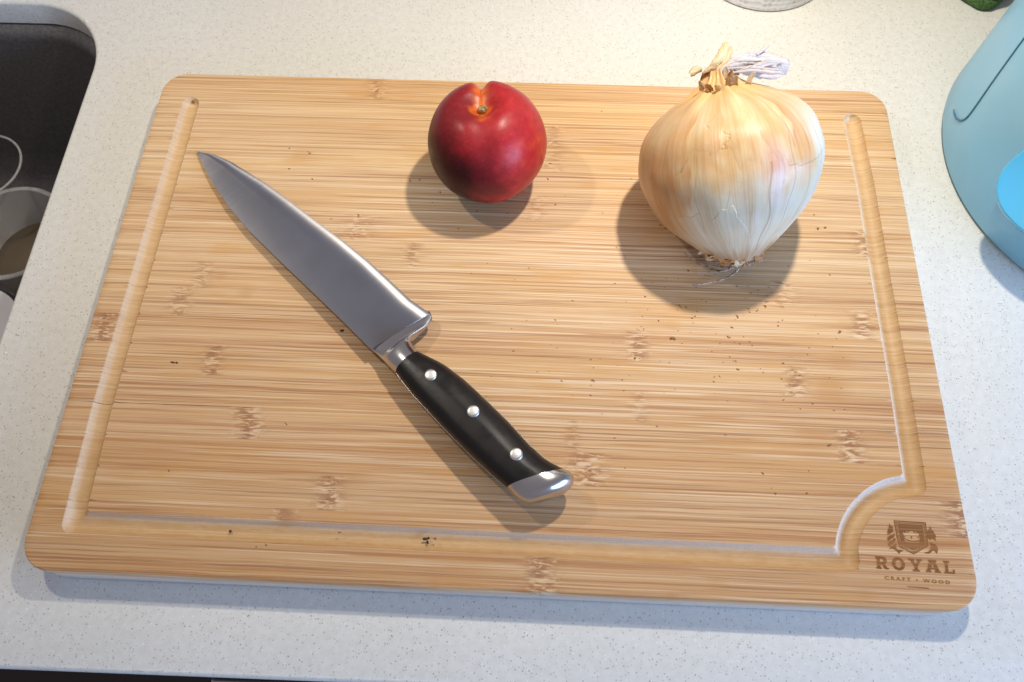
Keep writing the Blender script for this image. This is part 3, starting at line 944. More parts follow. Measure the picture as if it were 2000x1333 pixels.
def nect_pt(u, v):
    ph = 2 * math.pi * u; th = math.pi * v                  # th from the stalk end
    r = .0323
    # width profile: full shoulders, narrower base
    rad = math.sin(th) ** .86 * (1 + .02 * math.cos(th) - .02 * math.cos(2 * th)) * (1 - .07 * sstep(1.9, 2.9, th))
    zz = math.cos(th) * (1.04 if th < math.pi / 2 else .95)
    if th > 2.2: zz += .05 * ((th - 2.2) / .94) ** 2
    # stalk hollow
    zz -= .25 * math.exp(-(th / .22) ** 2) + .07 * math.exp(-(th / .5) ** 2)
    # suture: deep towards the back, faint on the front
    db = math.atan2(math.sin(ph - 1.62), math.cos(ph - 1.62)); df = math.atan2(math.sin(ph + 1.45), math.cos(ph + 1.45))
    wn = max(.075, .095 / max(.2, math.sin(th)))
    sut = .125 * math.exp(-(db / wn) ** 2) * sstep(.05, .45, th) * (1 - sstep(1.3, 2.4, th)) + .05 * math.exp(-(df / (wn * 2)) ** 2) * sstep(.1, .3, th) * (1 - sstep(.5, 1.5, th))
    bump_ = 1 + .016 * noise.noise(Vector((math.sin(th) * math.cos(ph) * 1.7, math.sin(th) * math.sin(ph) * 1.7, math.cos(th) * 1.7 + 4)))
    k = r * (1 - sut) * bump_
    wide = 1.0 + .03 * math.cos(ph - .25)
    return NC + (nx * math.cos(ph) + ny * math.sin(ph)) * (rad * k * wide) + na * (zz * k)


def nect_col(u, v):
    ph = 2 * math.pi * u; th = math.pi * v
    x, y, z = math.sin(th) * math.cos(ph), math.sin(th) * math.sin(ph), math.cos(th)
    n1 = fnoise(x * 1.9 + 3, y * 1.9, z * 1.9); n2 = fnoise(x * 6, y * 6 + 2, z * 6)
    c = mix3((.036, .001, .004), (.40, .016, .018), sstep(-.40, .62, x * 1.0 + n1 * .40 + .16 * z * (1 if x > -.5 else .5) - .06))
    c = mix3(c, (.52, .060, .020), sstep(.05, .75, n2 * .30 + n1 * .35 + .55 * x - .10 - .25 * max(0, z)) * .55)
    c = mix3(c, (.12, .008, .012), .7 * math.exp(-((math.atan2(math.sin(ph + 1.48), math.cos(ph + 1.48))) / .22) ** 2) * sstep(.55, .9, th) * (1 - sstep(1.5, 2.1, th)))
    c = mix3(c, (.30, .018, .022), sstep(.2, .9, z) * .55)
    # orange in the hollow and suture
    db = math.atan2(math.sin(ph - 1.62), math.cos(ph - 1.62)); df = math.atan2(math.sin(ph + 1.45), math.cos(ph + 1.45))
    o = max(1 - sstep(.07, .19, th + .10 * n2), math.exp(-(db / max(.085, .095 / max(.2, math.sin(th)))) ** 2) * (1 - sstep(.75, 1.1, th + .3 * n2)), .75 * math.exp(-((df - .1) / .28) ** 2) * (1 - sstep(.22, .42, th + .2 * n2)))
    c = mix3(c, (.72, .16, .012), o * (.72 + .5 * n2))
    c = mix3(c, (.28, .05, .012), math.exp(-(db / .035) ** 2) * sstep(.12, .3, th) * (1 - sstep(.9, 1.3, th)) * .7)
    return c


zmin = min(nect_pt(u / 40, .85 + .15 * k / 20).z for u in range(40) for k in range(21))
NC.z += HB + .0002 - zmin
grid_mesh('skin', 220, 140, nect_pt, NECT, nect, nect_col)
b0 = NC + na * .0165
V, F = loft([[b0 + na * d + (nx * math.cos(t) + ny * math.sin(t)) * r * (1 + .22 * noise.noise(Vector((math.cos(t) * 2, math.sin(t) * 2, d * 900)))) + Vector((.0004 * d * 300, 0, 0)) for t in np.linspace(0, 2 * math.pi, 14, endpoint=False)]
             for d, r in ((0, .0020), (.004, .0020), (.0072, .0022), (.0085, .0026), (.0094, .0024), (.0098, .0015), (.0096, .0003))])
mesh('stalk', V, F, STALK, nect)

# ------------------------------------------------------------------ onion
OC = Vector((.1138, .0625, .0665))
e_, z_ = math.radians(41), math.radians(-18)
oa = Vector((math.cos(e_) * math.sin(z_), math.cos(e_) * math.cos(z_), math.sin(e_)))
ox = Vector((1, 0, 0)); ox = (ox - oa * ox.dot(oa)).normalized(); oy = oa.cross(ox)       # -oy faces the camera
onion = empty('onion', (OC.x, OC.y, HB))
tag(onion, 'large yellow onion with peeling papery skin and a pale dry tuft on the board', 'onion')
OP = np.array([(-56.5, .2), (-56.3, 4), (-55.4, 7.5), (-53.5, 10), (-50.5, 14), (-45, 20.6), (-37, 29), (-27, 38), (-15, 44.2), (-3, 47.0), (8, 45.4), (17, 41.8), (24.5, 35), (29.5, 27.4), (32.8, 19.8), (35.2, 14.2), (37.2, 10.8), (39.6, 8.2), (42, 6.2), (45, 4.8)])
OPs = spline(OP, 200)
OL = np.r_[0, np.cumsum(np.linalg.norm(np.diff(OPs, axis=0), axis=1))]; OL /= OL[-1]


def oprof(v): return float(np.interp(v, OL, OPs[:, 0])), max(.1, float(np.interp(v, OL, OPs[:, 1])))


def ophi(u): return (u - .5) * 2 * math.pi                # 0 = facing the camera, + to the right


def onion_pt(u, v, lift=0.):
    s, r = oprof(v); ph = ophi(u); per = (math.cos(ph), math.sin(ph))
    g = fnoise(per[0] * 1.1, per[1] * 1.1, s * .014 + 2, 2)
    rib = .0055 * math.sin(ph * 9 + 1.2 * math.sin(ph * 2)) + .004 * math.sin(ph * 17 + 2)
    nk = sstep(27, 38, s)
    rib += nk * (0.16 * math.sin(ph * 8 + .05 * s) + .09 * math.sin(ph * 15 + 1))
    k = r * (1 + .022 * g + rib)
    k += lift
    return OC + (ox * math.sin(ph) - oy * math.cos(ph)) * (k / 1000) + oa * ((s + lift * (s / 60)) / 1000)


zmin = min(onion_pt(u / 60, v / 60).z for u in range(60) for v in range(61))
OC.z += HB + .0003 - zmin
onion.location = (OC.x, OC.y, HB)

VEINS = [(.17, -54, 2, .85, .0), (-.30, -50, -8, .35, .15), (-.62, -46, 10, .35, .1), (.42, -50, 20, .55, .05), (.66, -40, 22, .45, 0), (-.05, -52, -20, .35, -.1), (.93, -35, 15, .3, 0), (.30, -10, 6, .4, 0), (-.95, -30, 25, .4, 0), (.55, 5, 32, .5, -.1)]


def onion_col(u, v, outer_=False):
    s, r = oprof(v); ph = ophi(u); c_, s_ = math.cos(ph), math.sin(ph)
    n1 = fnoise(c_ * 1.6, s_ * 1.6, s * .03); n2 = fnoise(c_ * 5, s_ * 5 + 7, s * .05); n3 = fnoise(ph * 9, s * .03, 3.)
    cream = mix3((.64, .595, .42), (.74, .70, .54), .5 + n2)
    cream = mix3(cream, (.66, .52, .27), sstep(.0, .5, n1 + .3 * n2 - .25 * ph * .5) * .45)
    gold = mix3((.62, .40, .18), (.76, .58, .33), .5 + .9 * n2 + .3 * n1)
    rust = (.52, .24, .085)
    lim = -5 + 9 * n1 + 5 * n3                                # gold cap border along the axis
    stk = fnoise(ph * 7, s * .012, 6., 3)
    t = .78 * sstep(lim - 15, lim + 13, s + 11 * stk) + .22 * sstep(lim - 3, lim + 4, s)
    t *= 1 - .45 * sstep(.0, .45, fnoise(ph * 2.4 + 5, s * .05, 8., 3)) * (1 - sstep(22, 32, s))
    left = sstep(.62, 1.05, -ph + .22 * n1) * sstep(-50, -18, s)
    t = max(t, left * (.8 + .4 * n2)); right = sstep(.55, 1.05, ph + .25 * n1)
    t *= 1 - right * (1 - sstep(14, 34, s + 10 * n2)) * .95
    if outer_: t = max(t, .32 if ph < .34 else 0)
    c = mix3(cream, gold, t)
    c = mix3(c, rust, left * (.45 + .6 * n2) * .8)
    c = mix3(c, rust, sstep(.3, .8, n1 + .6 * n3 + .15) * t * .5)
    # overlapping skin panels: one crisp edge, fading away behind it
    for q0, sw, dr, s0_, s1_, st_ in ((.56, .20, 1, -6, 30, .80), (-.30, .16, -1, 2, 33, .50), (-.66, .25, -1, -16, 27, .65), (.17, .10, 1, -3, 16, .60), (1.02, .2, 1, -20, 26, .30), (-.02, .08, -1, -16, 6, .35)):
        q = q0 * (1 - .15 * sstep(10, 35, s)) + .035 * math.sin(s * .16 + q0 * 7) + .012 * math.sin(s * .6 + q0 * 20)
        e = (ph - q) * dr
        if e > -.012: c = mix3(c, rust if st_ > .4 else (.60, .42, .24), st_ * (math.exp(-max(0, e) / sw) if e > 0 else 1 + e / .012) * sstep(s0_ - 3, s0_ + 5, s + 4 * n3) * (1 - sstep(s1_ - 3, s1_ + 4, s)) * (.75 + .8 * n2))
    # white flank, faint lilac patch
    c = mix3(c, (.72, .725, .63), right * (1 - sstep(10, 30, s)) * .75)
    c = mix3(c, (.62, .44, .43), .85 * math.exp(-((ph - .36 - .1 * n1) / .24) ** 2 - ((s + 4) / 14) ** 2) * (.7 + n2))
    c = mix3(c, (.62, .36, .22), .7 * math.exp(-((ph - .20) / .07) ** 2 - ((s - 2) / 5) ** 2))
    # brown dry base
    c = mix3(c, (.42, .21, .075), sstep(-41, -50, s + 3.5 * n3 + 4 * n1) * (.85 if -1.3 < ph < .05 or ph > .55 else .45))
    c = mix3(c, (.20, .115, .06), sstep(-54.3, -56, s))
    for p0, s0, s1, st, k in VEINS:
        q = p0 + k * (s + 20) / 40 + .018 * math.sin(s * .25 + p0 * 9)
        if s0 < s < s1: c = mix3(c, (.34, .19, .09), st * math.exp(-((ph - q) / .0075) ** 2))
    if s > 31: c = mix3(c, (.70, .47, .19), .6 * sstep(31, 34, s))
    return c


grid_mesh('bulb', 760, 220, onion_pt, ONION, onion, onion_col)


# torn outer skin lying on the bulb: upper cap with a ragged lower edge
def tear(u):
    ph = ophi(u); f_ = (ph * 2.9 + .3 * math.sin(ph * 5)) % 1.; n = 3.5 * fnoise(ph * 5, 4.1, 0, 3) + .7 * noise.noise(Vector((ph * 26, 0, 2))) - 5.5 * (1 - abs(2 * f_ - 1)) ** 1.6 + 3.
    if ph > .36: return -70.
    if ph > -.10: return .5 + n + 5 * sstep(.12, .30, ph) * math.sin(ph * 40) * .4
    if ph > -.40: return 8.5 + n - 8 * sstep(-.20, -.10, ph)
    if ph > -.80: return 11 + .6 * n - 12 * sstep(-.55, -.80, ph)
    return -1 - 34 * sstep(-.80, -1.0, ph) + n * 2


def cap_mask(u, v):
    s, r = oprof(v); ph = ophi(u)
    if abs(ph) > 2.4 or s > 37.5: return False
    if ph > .355 and s < -2 + 6 * fnoise(s * .2, ph, 2): return False
    if s < tear(u): return False
    # two splits in the dry skin
    c = -.215 + .035 * math.sin(s * .9) + .012 * math.sin(s * 2.7)
    if abs(ph - c) < .010 + .014 * max(0, math.sin(s * .35)) and s < 19: return False
    c2 = -.40 + .012 * (s - 24) + .03 * math.sin(s * 1.3)
    if abs(ph - c2) < .014 and 21 < s < 26: return False
    return True


def lift(u, v):
    s, r = oprof(v); ph = ophi(u); d = s - tear(u)
    e = math.exp(-max(0, d) / 1.5) if ph < .355 else 0
    curl = .25 + 1.1 * max(0., noise.noise(Vector((ph * 5.5, 3.3, 1)))) + .25 * noise.noise(Vector((ph * 22, 1, 8)))
    return (.05 - .12 * e + .75 * max(0., curl - .48) * e + .03 * fnoise(ph * 6, s * .2, 9)) * (1 - sstep(.22, .36, ph) * .93) * (1 - .8 * sstep(32, 37, s))


co_ = grid_mesh('outer_skin', 760, 330, lambda u, v: onion_pt(u, v, lift(u, v)), PAPER, onion, lambda u, v: (lambda d: mix3(onion_col(u, v, True), (.50, .235, .085), .42 * math.exp(-max(0., d) / 1.3) * (1 if -1.0 < ophi(u) < .355 else 0)))(oprof(v)[0] - tear(u)), cap_mask)
sm = co_.modifiers.new('thickness', 'SOLIDIFY'); sm.thickness = .00011; sm.offset = -1


# second loose layer low on the left side
def low_mask(u, v):
    s, r = oprof(v); ph = ophi(u)
    hi = -14 + 8 * fnoise(ph * 3, 2.2, 5, 3) + 10 * (ph + .2)
    return -1.9 < ph < -.10 + .12 * math.sin(s * .11) + .02 * fnoise(s * .2, 3, 1, 2) and -50.5 + 3 * fnoise(ph * 8, 1, 1, 2) < s < hi


l2 = grid_mesh('skin_layer', 620, 280, lambda u, v: onion_pt(u, v, .02 + .02 * fnoise(ophi(u) * 5, v * 20, 3) + (.6 * sstep(-40, -50, oprof(v)[0]))), PAPER, onion, lambda u, v: mix3(onion_col(u, v), (.70, .63, .43), .25), low_mask)
sm = l2.modifiers.new('thickness', 'SOLIDIFY'); sm.thickness = .00011; sm.offset = -1


def ribbon(name, pts, widths, mat, parent, normal, curl=.35, jag=.12, seed=0, n=26, m=9):
    """a dry leaf blade: a strip along pts that curls across its width"""
    P = spline(pts, n); Wd = np.interp(np.linspace(0, 1, n), np.linspace(0, 1, len(widths)), widths); V = []; UVv = []
    nrm = Vector(normal)
    for i in range(n):
        p = Vector(P[i]); t = Vector(P[min(i + 1, n - 1)]) - Vector(P[max(0, i - 1)]); t.normalize()
        a = t.cross(nrm).normalized(); b = a.cross(t)
        for j in range(m):
            x = (j / (m - 1) - .5) * 2; w_ = Wd[i] * (1 + jag * noise.noise(Vector((i * .7, j * 3.1, seed))))
            V.append(p + a * x * w_ + b * (-(x * x) * curl * w_ + .28 * w_ * noise.noise(Vector((i * .25, j * .9, seed + 5))))); UVv.append((j / (m - 1), i / n))
    F = [(i * m + j, i * m + j + 1, (i + 1) * m + j + 1, (i + 1) * m + j) for i in range(n - 1) for j in range(m - 1)]
    me = bpy.data.meshes.new(name); me.from_pydata([tuple(v) for v in V], [], F)
    uv = me.uv_layers.new(name='UVMap')
    for l in me.loops: uv.data[l.index].uv = UVv[l.vertex_index]
    o = finish(name, me, mat, parent, True)
    s_ = o.modifiers.new('thickness', 'SOLIDIFY'); s_.thickness = .00025
    return o


NZ = OC.z + .030                                           # height of the neck
def nk(u, v, dz=0.): return tuple(at(u, v, NZ + dz))


view = (CAM - Vector(nk(1410, 140))).normalized()
tuft = ribbon('dry_leaf', [nk(1404, 152, -.004), nk(1420, 136, .002), nk(1448, 124, .004), nk(1482, 124, .004), nk(1515, 128, .003), nk(1541, 132, .002)], [.0022, .0030, .0046, .0052, .0052, .0036], LEAF, onion, view, .5, .35, 2)
ribbon('dry_leaf', [nk(1412, 140, .002), nk(1440, 133, .003), nk(1475, 137, .002), nk(1505, 142, .001), nk(1528, 140, .001)], [.0015, .0024, .0032, .0034, .0022], LEAF, onion, view, -.3, .4, 8)
ribbon('dry_leaf', [nk(1408, 138, .003), nk(1446, 113, .005), nk(1480, 110, .005), nk(1512, 117, .004)], [.001, .0018, .0024, .0006], LEAF, onion, view, .3, .4, 18)
ribbon('leaf_straw', [nk(1478, 108, .006), nk(1488, 100, .007), nk(1504, 89, .008)], [.0006, .0008, .0003], LEAF, onion, view, .2, .2, 4, 8, 3)
ribbon('dry_stalk', [nk(1383, 138, .000), nk(1394, 127, .003), nk(1407, 113, .005), nk(1414, 97, .006), nk(1418, 82, .006)], [.0010, .0017, .0026, .0024, .0013], TAN, onion, view, .5, .3, 11)
ribbon('dry_stalk', [nk(1372, 144, -.001), nk(1392, 133, .002), nk(1414, 122, .003), nk(1432, 114, .003)], [.0006, .0014, .0016, .0006], TAN, onion, view, .5, .3, 14)
ribbon('dry_stalk', [nk(1400, 138, .002), nk(1418, 120, .004), nk(1426, 100, .005), nk(1428, 90, .005)], [.0008, .0012, .0012, .0004], TAN, onion, view, .4, .3, 24)
ribbon('skin_flake', [nk(1372, 136, 0), nk(1360, 138, .001), nk(1349, 145, .001)], [.0012, .0022, .0012], TAN, onion, view, .9, .3, 21, 14, 7)
ribbon('skin_flake', [nk(1368, 164, -.006), nk(1380, 148, -.002), nk(1392, 138, .001), nk(1400, 132, .002)], [.0008, .0028, .0026, .0014], RUST, onion, view, .3, .3, 31, 14, 7)
ribbon('skin_flake', [nk(1408, 128, .002), nk(1418, 131, .002), nk(1432, 140, 0), nk(1444, 146, -.001)], [.0010, .0019, .0020, .0006], RUST, onion, view, .4, .4, 41, 14, 7)
ribbon('skin_flake', [nk(1400, 148, -.001), nk(1398, 138, .001), nk(1402, 127, .003)], [.0022, .0024, .0010], TAN, onion, view, .6, .3, 51, 14, 7)
ribbon('skin_flake', [nk(1418, 152, -.003), nk(1422, 141, .000), nk(1420, 131, .002)], [.0020, .0022, .0008], TAN, onion, view, .7, .3, 61, 14, 7)
# ragged flakes round the neck
for k in range(9):
    t_ = random.uniform(-1.5, 1.3); b_ = onion_pt(t_ / (2 * math.pi) + .5, random.uniform(.90, .955), .3)
    o_ = (b_ - (OC + oa * .034)).normalized() * .55 + oa * random.uniform(.3, .9) + Vector((random.uniform(-.4, .4), 0, random.uniform(-.1, .3)))
    o_.normalize(); ln_ = random.uniform(.004, .008)
    ribbon('skin_flake', [tuple(b_), tuple(b_ + o_ * ln_ * .5 + oa * .0006), tuple(b_ + o_ * ln_)], [random.uniform(.0012, .0022), random.uniform(.0010, .0020), .0004], (RUST, TAN, RUST, TAN, TAN)[k % 5], onion, view, random.uniform(-.6, .9), .5, 80 + k * 7, 10, 6)
# frayed strands in the dry tuft
for k in range(6):
    x0 = random.uniform(1408, 1440); y0 = random.uniform(120, 146); x1 = random.uniform(1490, 1548); y1 = random.uniform(108, 152)
    ribbon('dry_leaf', [nk(x0, y0, .003), nk(.6 * x0 + .4 * x1, .6 * y0 + .4 * y1 + random.uniform(-9, 3), .005), nk(.25 * x0 + .75 * x1, .25 * y0 + .75 * y1 + random.uniform(-8, 4), .005), nk(x1, y1, .003)], [.0004, random.uniform(.0006, .0013), random.uniform(.0005, .0012), .0001], LEAF, onion, view, random.uniform(-.5, .6), .5, 140 + k * 3, 18, 5)
# dry brown scales folded over the base
for p0, p1, s_, wd, mt in ((-1.15, -.45, -49.5, .0042, RUST), (-.55, -.10, -52.0, .0030, TAN), (.35, .95, -51.5, .0030, RUST), (-1.5, -.9, -46.5, .0034, TAN), (-.2, .3, -54.5, .0020, RUST)):
    vv_ = float(np.interp(s_, OPs[:, 0], OL))
    ribbon('skin_flake', [tuple(onion_pt((p0 + (p1 - p0) * f) / (2 * math.pi) + .5, vv_ + .010 * math.sin(f * 7), .7)) for f in (0, .33, .66, 1)], [wd * .5, wd, wd * .9, wd * .3], mt, onion, -oy - oa * .55, .15, .55, int(p0 * 90), 22, 8)

# roots
rp = OC + oa * -.0562
zr = HB + .0012


def root_tube(px, r0, z0=None, zs=None):
    n = len(px); P = [rp if k == -1 else at(u, v, (zs[k] if zs else zr)) for k, (u, v) in enumerate(px)]
    Q = spline([tuple(p) for p in P], 18)
    V, F = loft(tube_rings(Q, np.linspace(r0, r0 * .45, 18), 6)); return mesh('root', V, F, ROOT, onion)


z5 = [rp.z, .026, .022, .0208, .0206]
root_tube([(1448, 516), (1436, 533), (1415, 545), (1380, 554), (1352, 557)], .00055, zs=z5)
root_tube([(1436, 520), (1418, 529), (1400, 528), (1375, 517), (1358, 513)], .00055, zs=z5)
root_tube([(1430, 522), (1410, 530), (1380, 523), (1352, 506), (1336, 494)], .00045, zs=z5)
root_tube([(1438, 521), (1412, 530), (1376, 532), (1373, 533), (1370, 540)], .00045, zs=z5)
root_tube([(1445, 518), (1440, 526), (1432, 533), (1428, 536), (1425, 538)], .00045, zs=z5)
root_tube([(1432, 520), (1415, 522), (1400, 520), (1390, 519), (1383, 518)], .0004, zs=z5)
# short root stubs on the base plate
bm = bmesh.new()
for k in range(240):
    t = random.uniform(0, 2 * math.pi); r = .0095 * math.sqrt(random.random())
    p = rp + oa * (.0008 + .0016 * (r / .0088)) + (ox * math.cos(t) + oy * math.sin(t)) * r
    d = (-oa * 1.0 + (ox * math.cos(t) + oy * math.sin(t)) * random.uniform(.2, 1.5) + Vector((random.uniform(-.5, .5), random.uniform(-.5, .5), random.uniform(-.2, .5)))).normalized()
    l_ = random.uniform(.0015, .0048)
    q = p + d * l_
    if q.z < HB + .0006: q.z = HB + .0006
    mid = p.lerp(q, .5) + Vector((random.uniform(-.0006, .0006),) * 3)
    rg = tube_rings([p, mid, q], [.00035, .0003, .00014], 5); V, F = loft(rg)
    vs = [bm.verts.new(v) for v in V]
    for f in F: bm.faces.new([vs[i] for i in f])
tag(frombm('root_stubs', bm, ROOT, onion), kind='stuff')

# ------------------------------------------------------------------ blue container at the right
BC = Vector((.3842, .1170, 0)); BR_ = .1157
blue = empty('plastic_container', tuple(BC))
tag(blue, 'light blue plastic container with thin dark seam and glossy blue handle at right edge', 'container')
prof_ = [(.0, .0), (BR_ - .004, 0), (BR_ - .0012, .0008), (BR_, .003), (BR_ + .0002, .03), (BR_ + .0003, .06), (BR_ + .0003, .092), (BR_, .096), (BR_ - .003, .100), (BR_ - .012, .103), (BR_ - .05, .105), (.0, .106)]
rg = [[Vector((BC.x + max(r, .0002) * math.cos(t), BC.y + max(r, .0002) * math.sin(t), z + .0003)) for t in np.linspace(0, 2 * math.pi, 128, endpoint=False)] for r, z in prof_]
V, F = loft(rg); mesh('body', V, F, BLUE, blue, sharp=40)


def on_wall(u, v, out=0.):
    """where the sight line of a pixel meets the container's wall"""
    d = ray(u, v); ox_, oy_ = CAM.x - BC.x, CAM.y - BC.y; R = BR_ + .0004 + out
    a = d.x ** 2 + d.y ** 2; b = 2 * (ox_ * d.x + oy_ * d.y); c = ox_ ** 2 + oy_ ** 2 - R * R; D = b * b - 4 * a * c
    t = (-b - math.sqrt(max(D, 0))) / (2 * a); return CAM + d * t


sp = [(1862, 214), (1864, 224), (1868, 232), (1876, 236), (1885, 233), (1894, 224), (1910, 202), (1935, 166), (1965, 124), (2000, 76), (2030, 38)]
P = spline([tuple(on_wall(*q)) for q in sp], 60)
V, F = loft(tube_rings(P, [.0002 + .0004 * min(1, i / 14) for i in range(60)], 8)); mesh('seam', V, F, SEAM, blue)
# glossy handle: thick scooped lobe standing off the wall
hc = on_wall(2046, 386, .0)
rad_ = Vector((hc.x - BC.x, hc.y - BC.y, 0)).normalized(); hc = hc - rad_ * .007
hd_ = (rad_ + Vector((0, 0, 1.1))).normalized()
hx = Vector((0, 0, 1)).cross(rad_).normalized(); hy = hd_.cross(hx)


def lobe(rows, A0, B0):
    rg = []
    for k_, dz in rows:
        rg.append([hc + hx * (math.copysign(abs(math.cos(t)) ** .85, math.cos(t)) * A0 * k_) + hy * (math.copysign(abs(math.sin(t)) ** .85, math.sin(t)) * B0 * k_) + hd_ * dz for t in np.linspace(0, 2 * math.pi, 64, endpoint=False)])
    return loft(rg)


V, F = lobe([(.80, -.014), (.90, -.006), (.96, .000), (.99, .005), (1.0, .0085), (.985, .0112), (.965, .0130), (.945, .0134), (.925, .0130)], .0270, .0255); hl = mesh('handle', V, F, SKYB, blue)
V, F = lobe([(.923, .0129), (.86, .0118), (.66, .0100), (.4, .0092), (.02, .0090)], .0270, .0255); mesh('handle_pad', V, F, BRIGHT, hl).parent = hl

# ------------------------------------------------------------------ paper towel roll, sponge
RC_ = Vector((.1706, .2868, 0)); RR = .0480
roll = empty('paper_towel_roll', tuple(RC_)); tag(roll, 'white embossed paper towel roll standing upright at the top edge behind the onion', 'paper towel')
rg = [[Vector((RC_.x + r * math.cos(t), RC_.y + r * math.sin(t), z)) for t in np.linspace(0, 2 * math.pi, 96, endpoint=False)] for r, z in ((.021, .0006), (RR - .001, .0004), (RR + .0006 , .0012), (RR, .003), (RR, .14), (RR, .258), (RR - .001, .26), (.021, .26))]
for i, t in enumerate(np.linspace(0, 2 * math.pi, 96, endpoint=False)):
    for k in (2, 3): rg[k][i] += Vector((math.cos(t), math.sin(t), 0)) * .0004 * math.sin(t * 48)
V, F = loft(rg, cap=False); mesh('towel_sheet', V, F, TISSUE, roll, sharp=60)
rg = [[Vector((RC_.x + r * math.cos(t), RC_.y + r * math.sin(t), z)) for t in np.linspace(0, 2 * math.pi, 48, endpoint=False)] for r, z in ((.0205, .0006), (.0205, .2602), (.0195, .2602), (.0195, .0006))]
V, F = loft(rg, cap=False); mesh('core', V, F, CARD, roll)

s0, s1 = at(1925, 34, .0), at(1868, -2, .0)
sd = (s1 - s0); sd.z = 0; sd.normalize(); sn = Vector((-sd.y, sd.x, 0))
if sn.dot(Vector((.5, 1, 0))) < 0: sn = -sn
sn2 = (at(1962, 0, .0) - s0); sn2.z = 0; sn2 = (sn2 - sd * sn2.dot(sd)).normalized()
sp_o = empty('scouring_sponge', tuple(s0 + sd * .05 + sn2 * .035)); tag(sp_o, 'green scouring sponge with a rounded corner lying beside the light blue container', 'sponge')


def pad(z0, z1, name, mat, par, light_or_jitter):
    Lx, Ly, r = .105, .068, .010; P = rounded_rect(0, Lx, 0, Ly, r, 8)
    P = [q for a, b in zip(P, P[1:] + P[:1]) for q in [tuple(np.array(a) + (np.array(b) - np.array(a)) * f) for f in np.linspace(0, 1, max(2, int(math.hypot(b[0] - a[0], b[1] - a[1]) / .004) + 1))[:-1]]]
    rg = []
    for k, (ins, z) in enumerate(((.30, z0), (.02, z0 + .0002), (0, z0 + .0015), (0, (z0 + z1) / 2), (0, z1 - .002), (.012, z1 - .0006), (.04, z1), (.30, z1 + .0004), (.65, z1 + .0003), (.97, z1))):
        R = []
        for i, (x, y) in enumerate(P):
            x_, y_ = Lx / 2 + (x - Lx / 2) * (1 - ins), Ly / 2 + (y - Ly / 2) * (1 - ins)
            q = s0 + sd * x_ + sn2 * y_ + Vector((0, 0, z))
            if z > z0 + .001: q += Vector((random.gauss(0, light_or_jitter), random.gauss(0, light_or_jitter), random.gauss(0, light_or_jitter)))
            R.append(q)
        rg.append(R)
    V, F = loft(rg); o = mesh(name, V, F, mat, par)
    bm = bmesh.new(); bm.from_mesh(o.data); bmesh.ops.recalc_face_normals(bm, faces=bm.faces); bm.to_mesh(o.data); bm.free(); return o


pad(.0005, .010, 'scour_pad', SPONGE, sp_o, .00035)
pad(.0102, .030, 'foam', FOAM, sp_o, .0001)

# ------------------------------------------------------------------ things in the sink
def vessel(name, label, cat, mouth, axis, length, r_mouth, r_base, mat, wall=.0018, lip=.0):
    """open tumbler: mouth centre, unit axis pointing out of the mouth"""
    axis = Vector(axis).normalized(); base = mouth - axis * length; o = empty(name, tuple(base)); tag(o, label, cat)
    a = axis.cross(Vector((0, 0, 1))).normalized(); b = axis.cross(a)
    rows = [(.02, 0), (r_base / r_mouth * .92, 0), (r_base / r_mouth, .004 / length), (1, 1 - .003 / length), (1 + lip / r_mouth, 1 - .001 / length), (1 + lip * .5 / r_mouth, 1), (1 - wall / r_mouth, 1 - .0006 / length), (r_base / r_mouth - wall / r_mouth, .010 / length), (r_base / r_mouth * .8, .007 / length), (.02, .0065 / length)]
    rg = [[base + axis * (length * t) + (a * math.cos(q) + b * math.sin(q)) * r_mouth * k for q in np.linspace(0, 2 * math.pi, 64, endpoint=False)] for k, t in rows]
    V, F = loft(rg); x = mesh('glass_wall' if mat is GLASS else 'cup_wall', V, F, mat, o, sharp=50); return o, base, a, b


og, gb_, ga_, gbb_ = vessel('drinking_glass', 'clear drinking glass standing in the dark sink behind the cloudy cup', 'glass', at(-36, 326, -.083), Vector((0, 0, 1)), .118, .0305, .0265, GLASS, .0016)
rg = [[at(-36, 326, -.0825) + Vector((math.cos(q) * (.0298 + .0009 * math.cos(p)), math.sin(q) * (.0298 + .0009 * math.cos(p)), .0009 * math.sin(p))) for q in np.linspace(0, 2 * math.pi, 64, endpoint=False)] for p in np.linspace(0, 2 * math.pi, 9)]
V, F = loft(rg, cap=False); mesh('rim', V, F, CLOUD, og)
m2 = at(20, 452, -.105)
o2, b2, a2, bb2 = vessel('plastic_cup', 'cloudy plastic cup with a wide open mouth standing in the dark sink', 'cup', m2, Vector((.03, .02, 1)), .090, .0405, .033, CLOUD, .0014, .0022)
ww = Vector((.03, .02, 1)).normalized()
M = Mat('murky_water'); M.p(Base_Color=(.20, .15, .095), Roughness=.08, Specular_IOR_Level=.5); MURK = M.m
rg = [[b2 + ww * d + (a2 * math.cos(q) + bb2 * math.sin(q)) * r for q in np.linspace(0, 2 * math.pi, 48, endpoint=False)] for d, r in ((.012, .001), (.012, .0305), (.050, .0352), (.0505, .001))]
V, F = loft(rg); mesh('cup_bottom', V, F, MURK, o2)
d0 = at(-40, 660, -.12)
dish = empty('saucer', tuple(d0)); tag(dish, 'white dish edge showing in the sink at the left picture border', 'dish')
rg = [[d0 + Vector((r * math.cos(q), r * math.sin(q), z)) for q in np.linspace(0, 2 * math.pi, 64, endpoint=False)] for r, z in ((.002, -.004), (.022, -.004), (.028, .002), (.036, .010), (.0365, .0115), (.0355, .0115), (.027, .0042), (.002, -.001))]
V, F = loft(rg); mesh('plate', V, F, CERAM, dish)

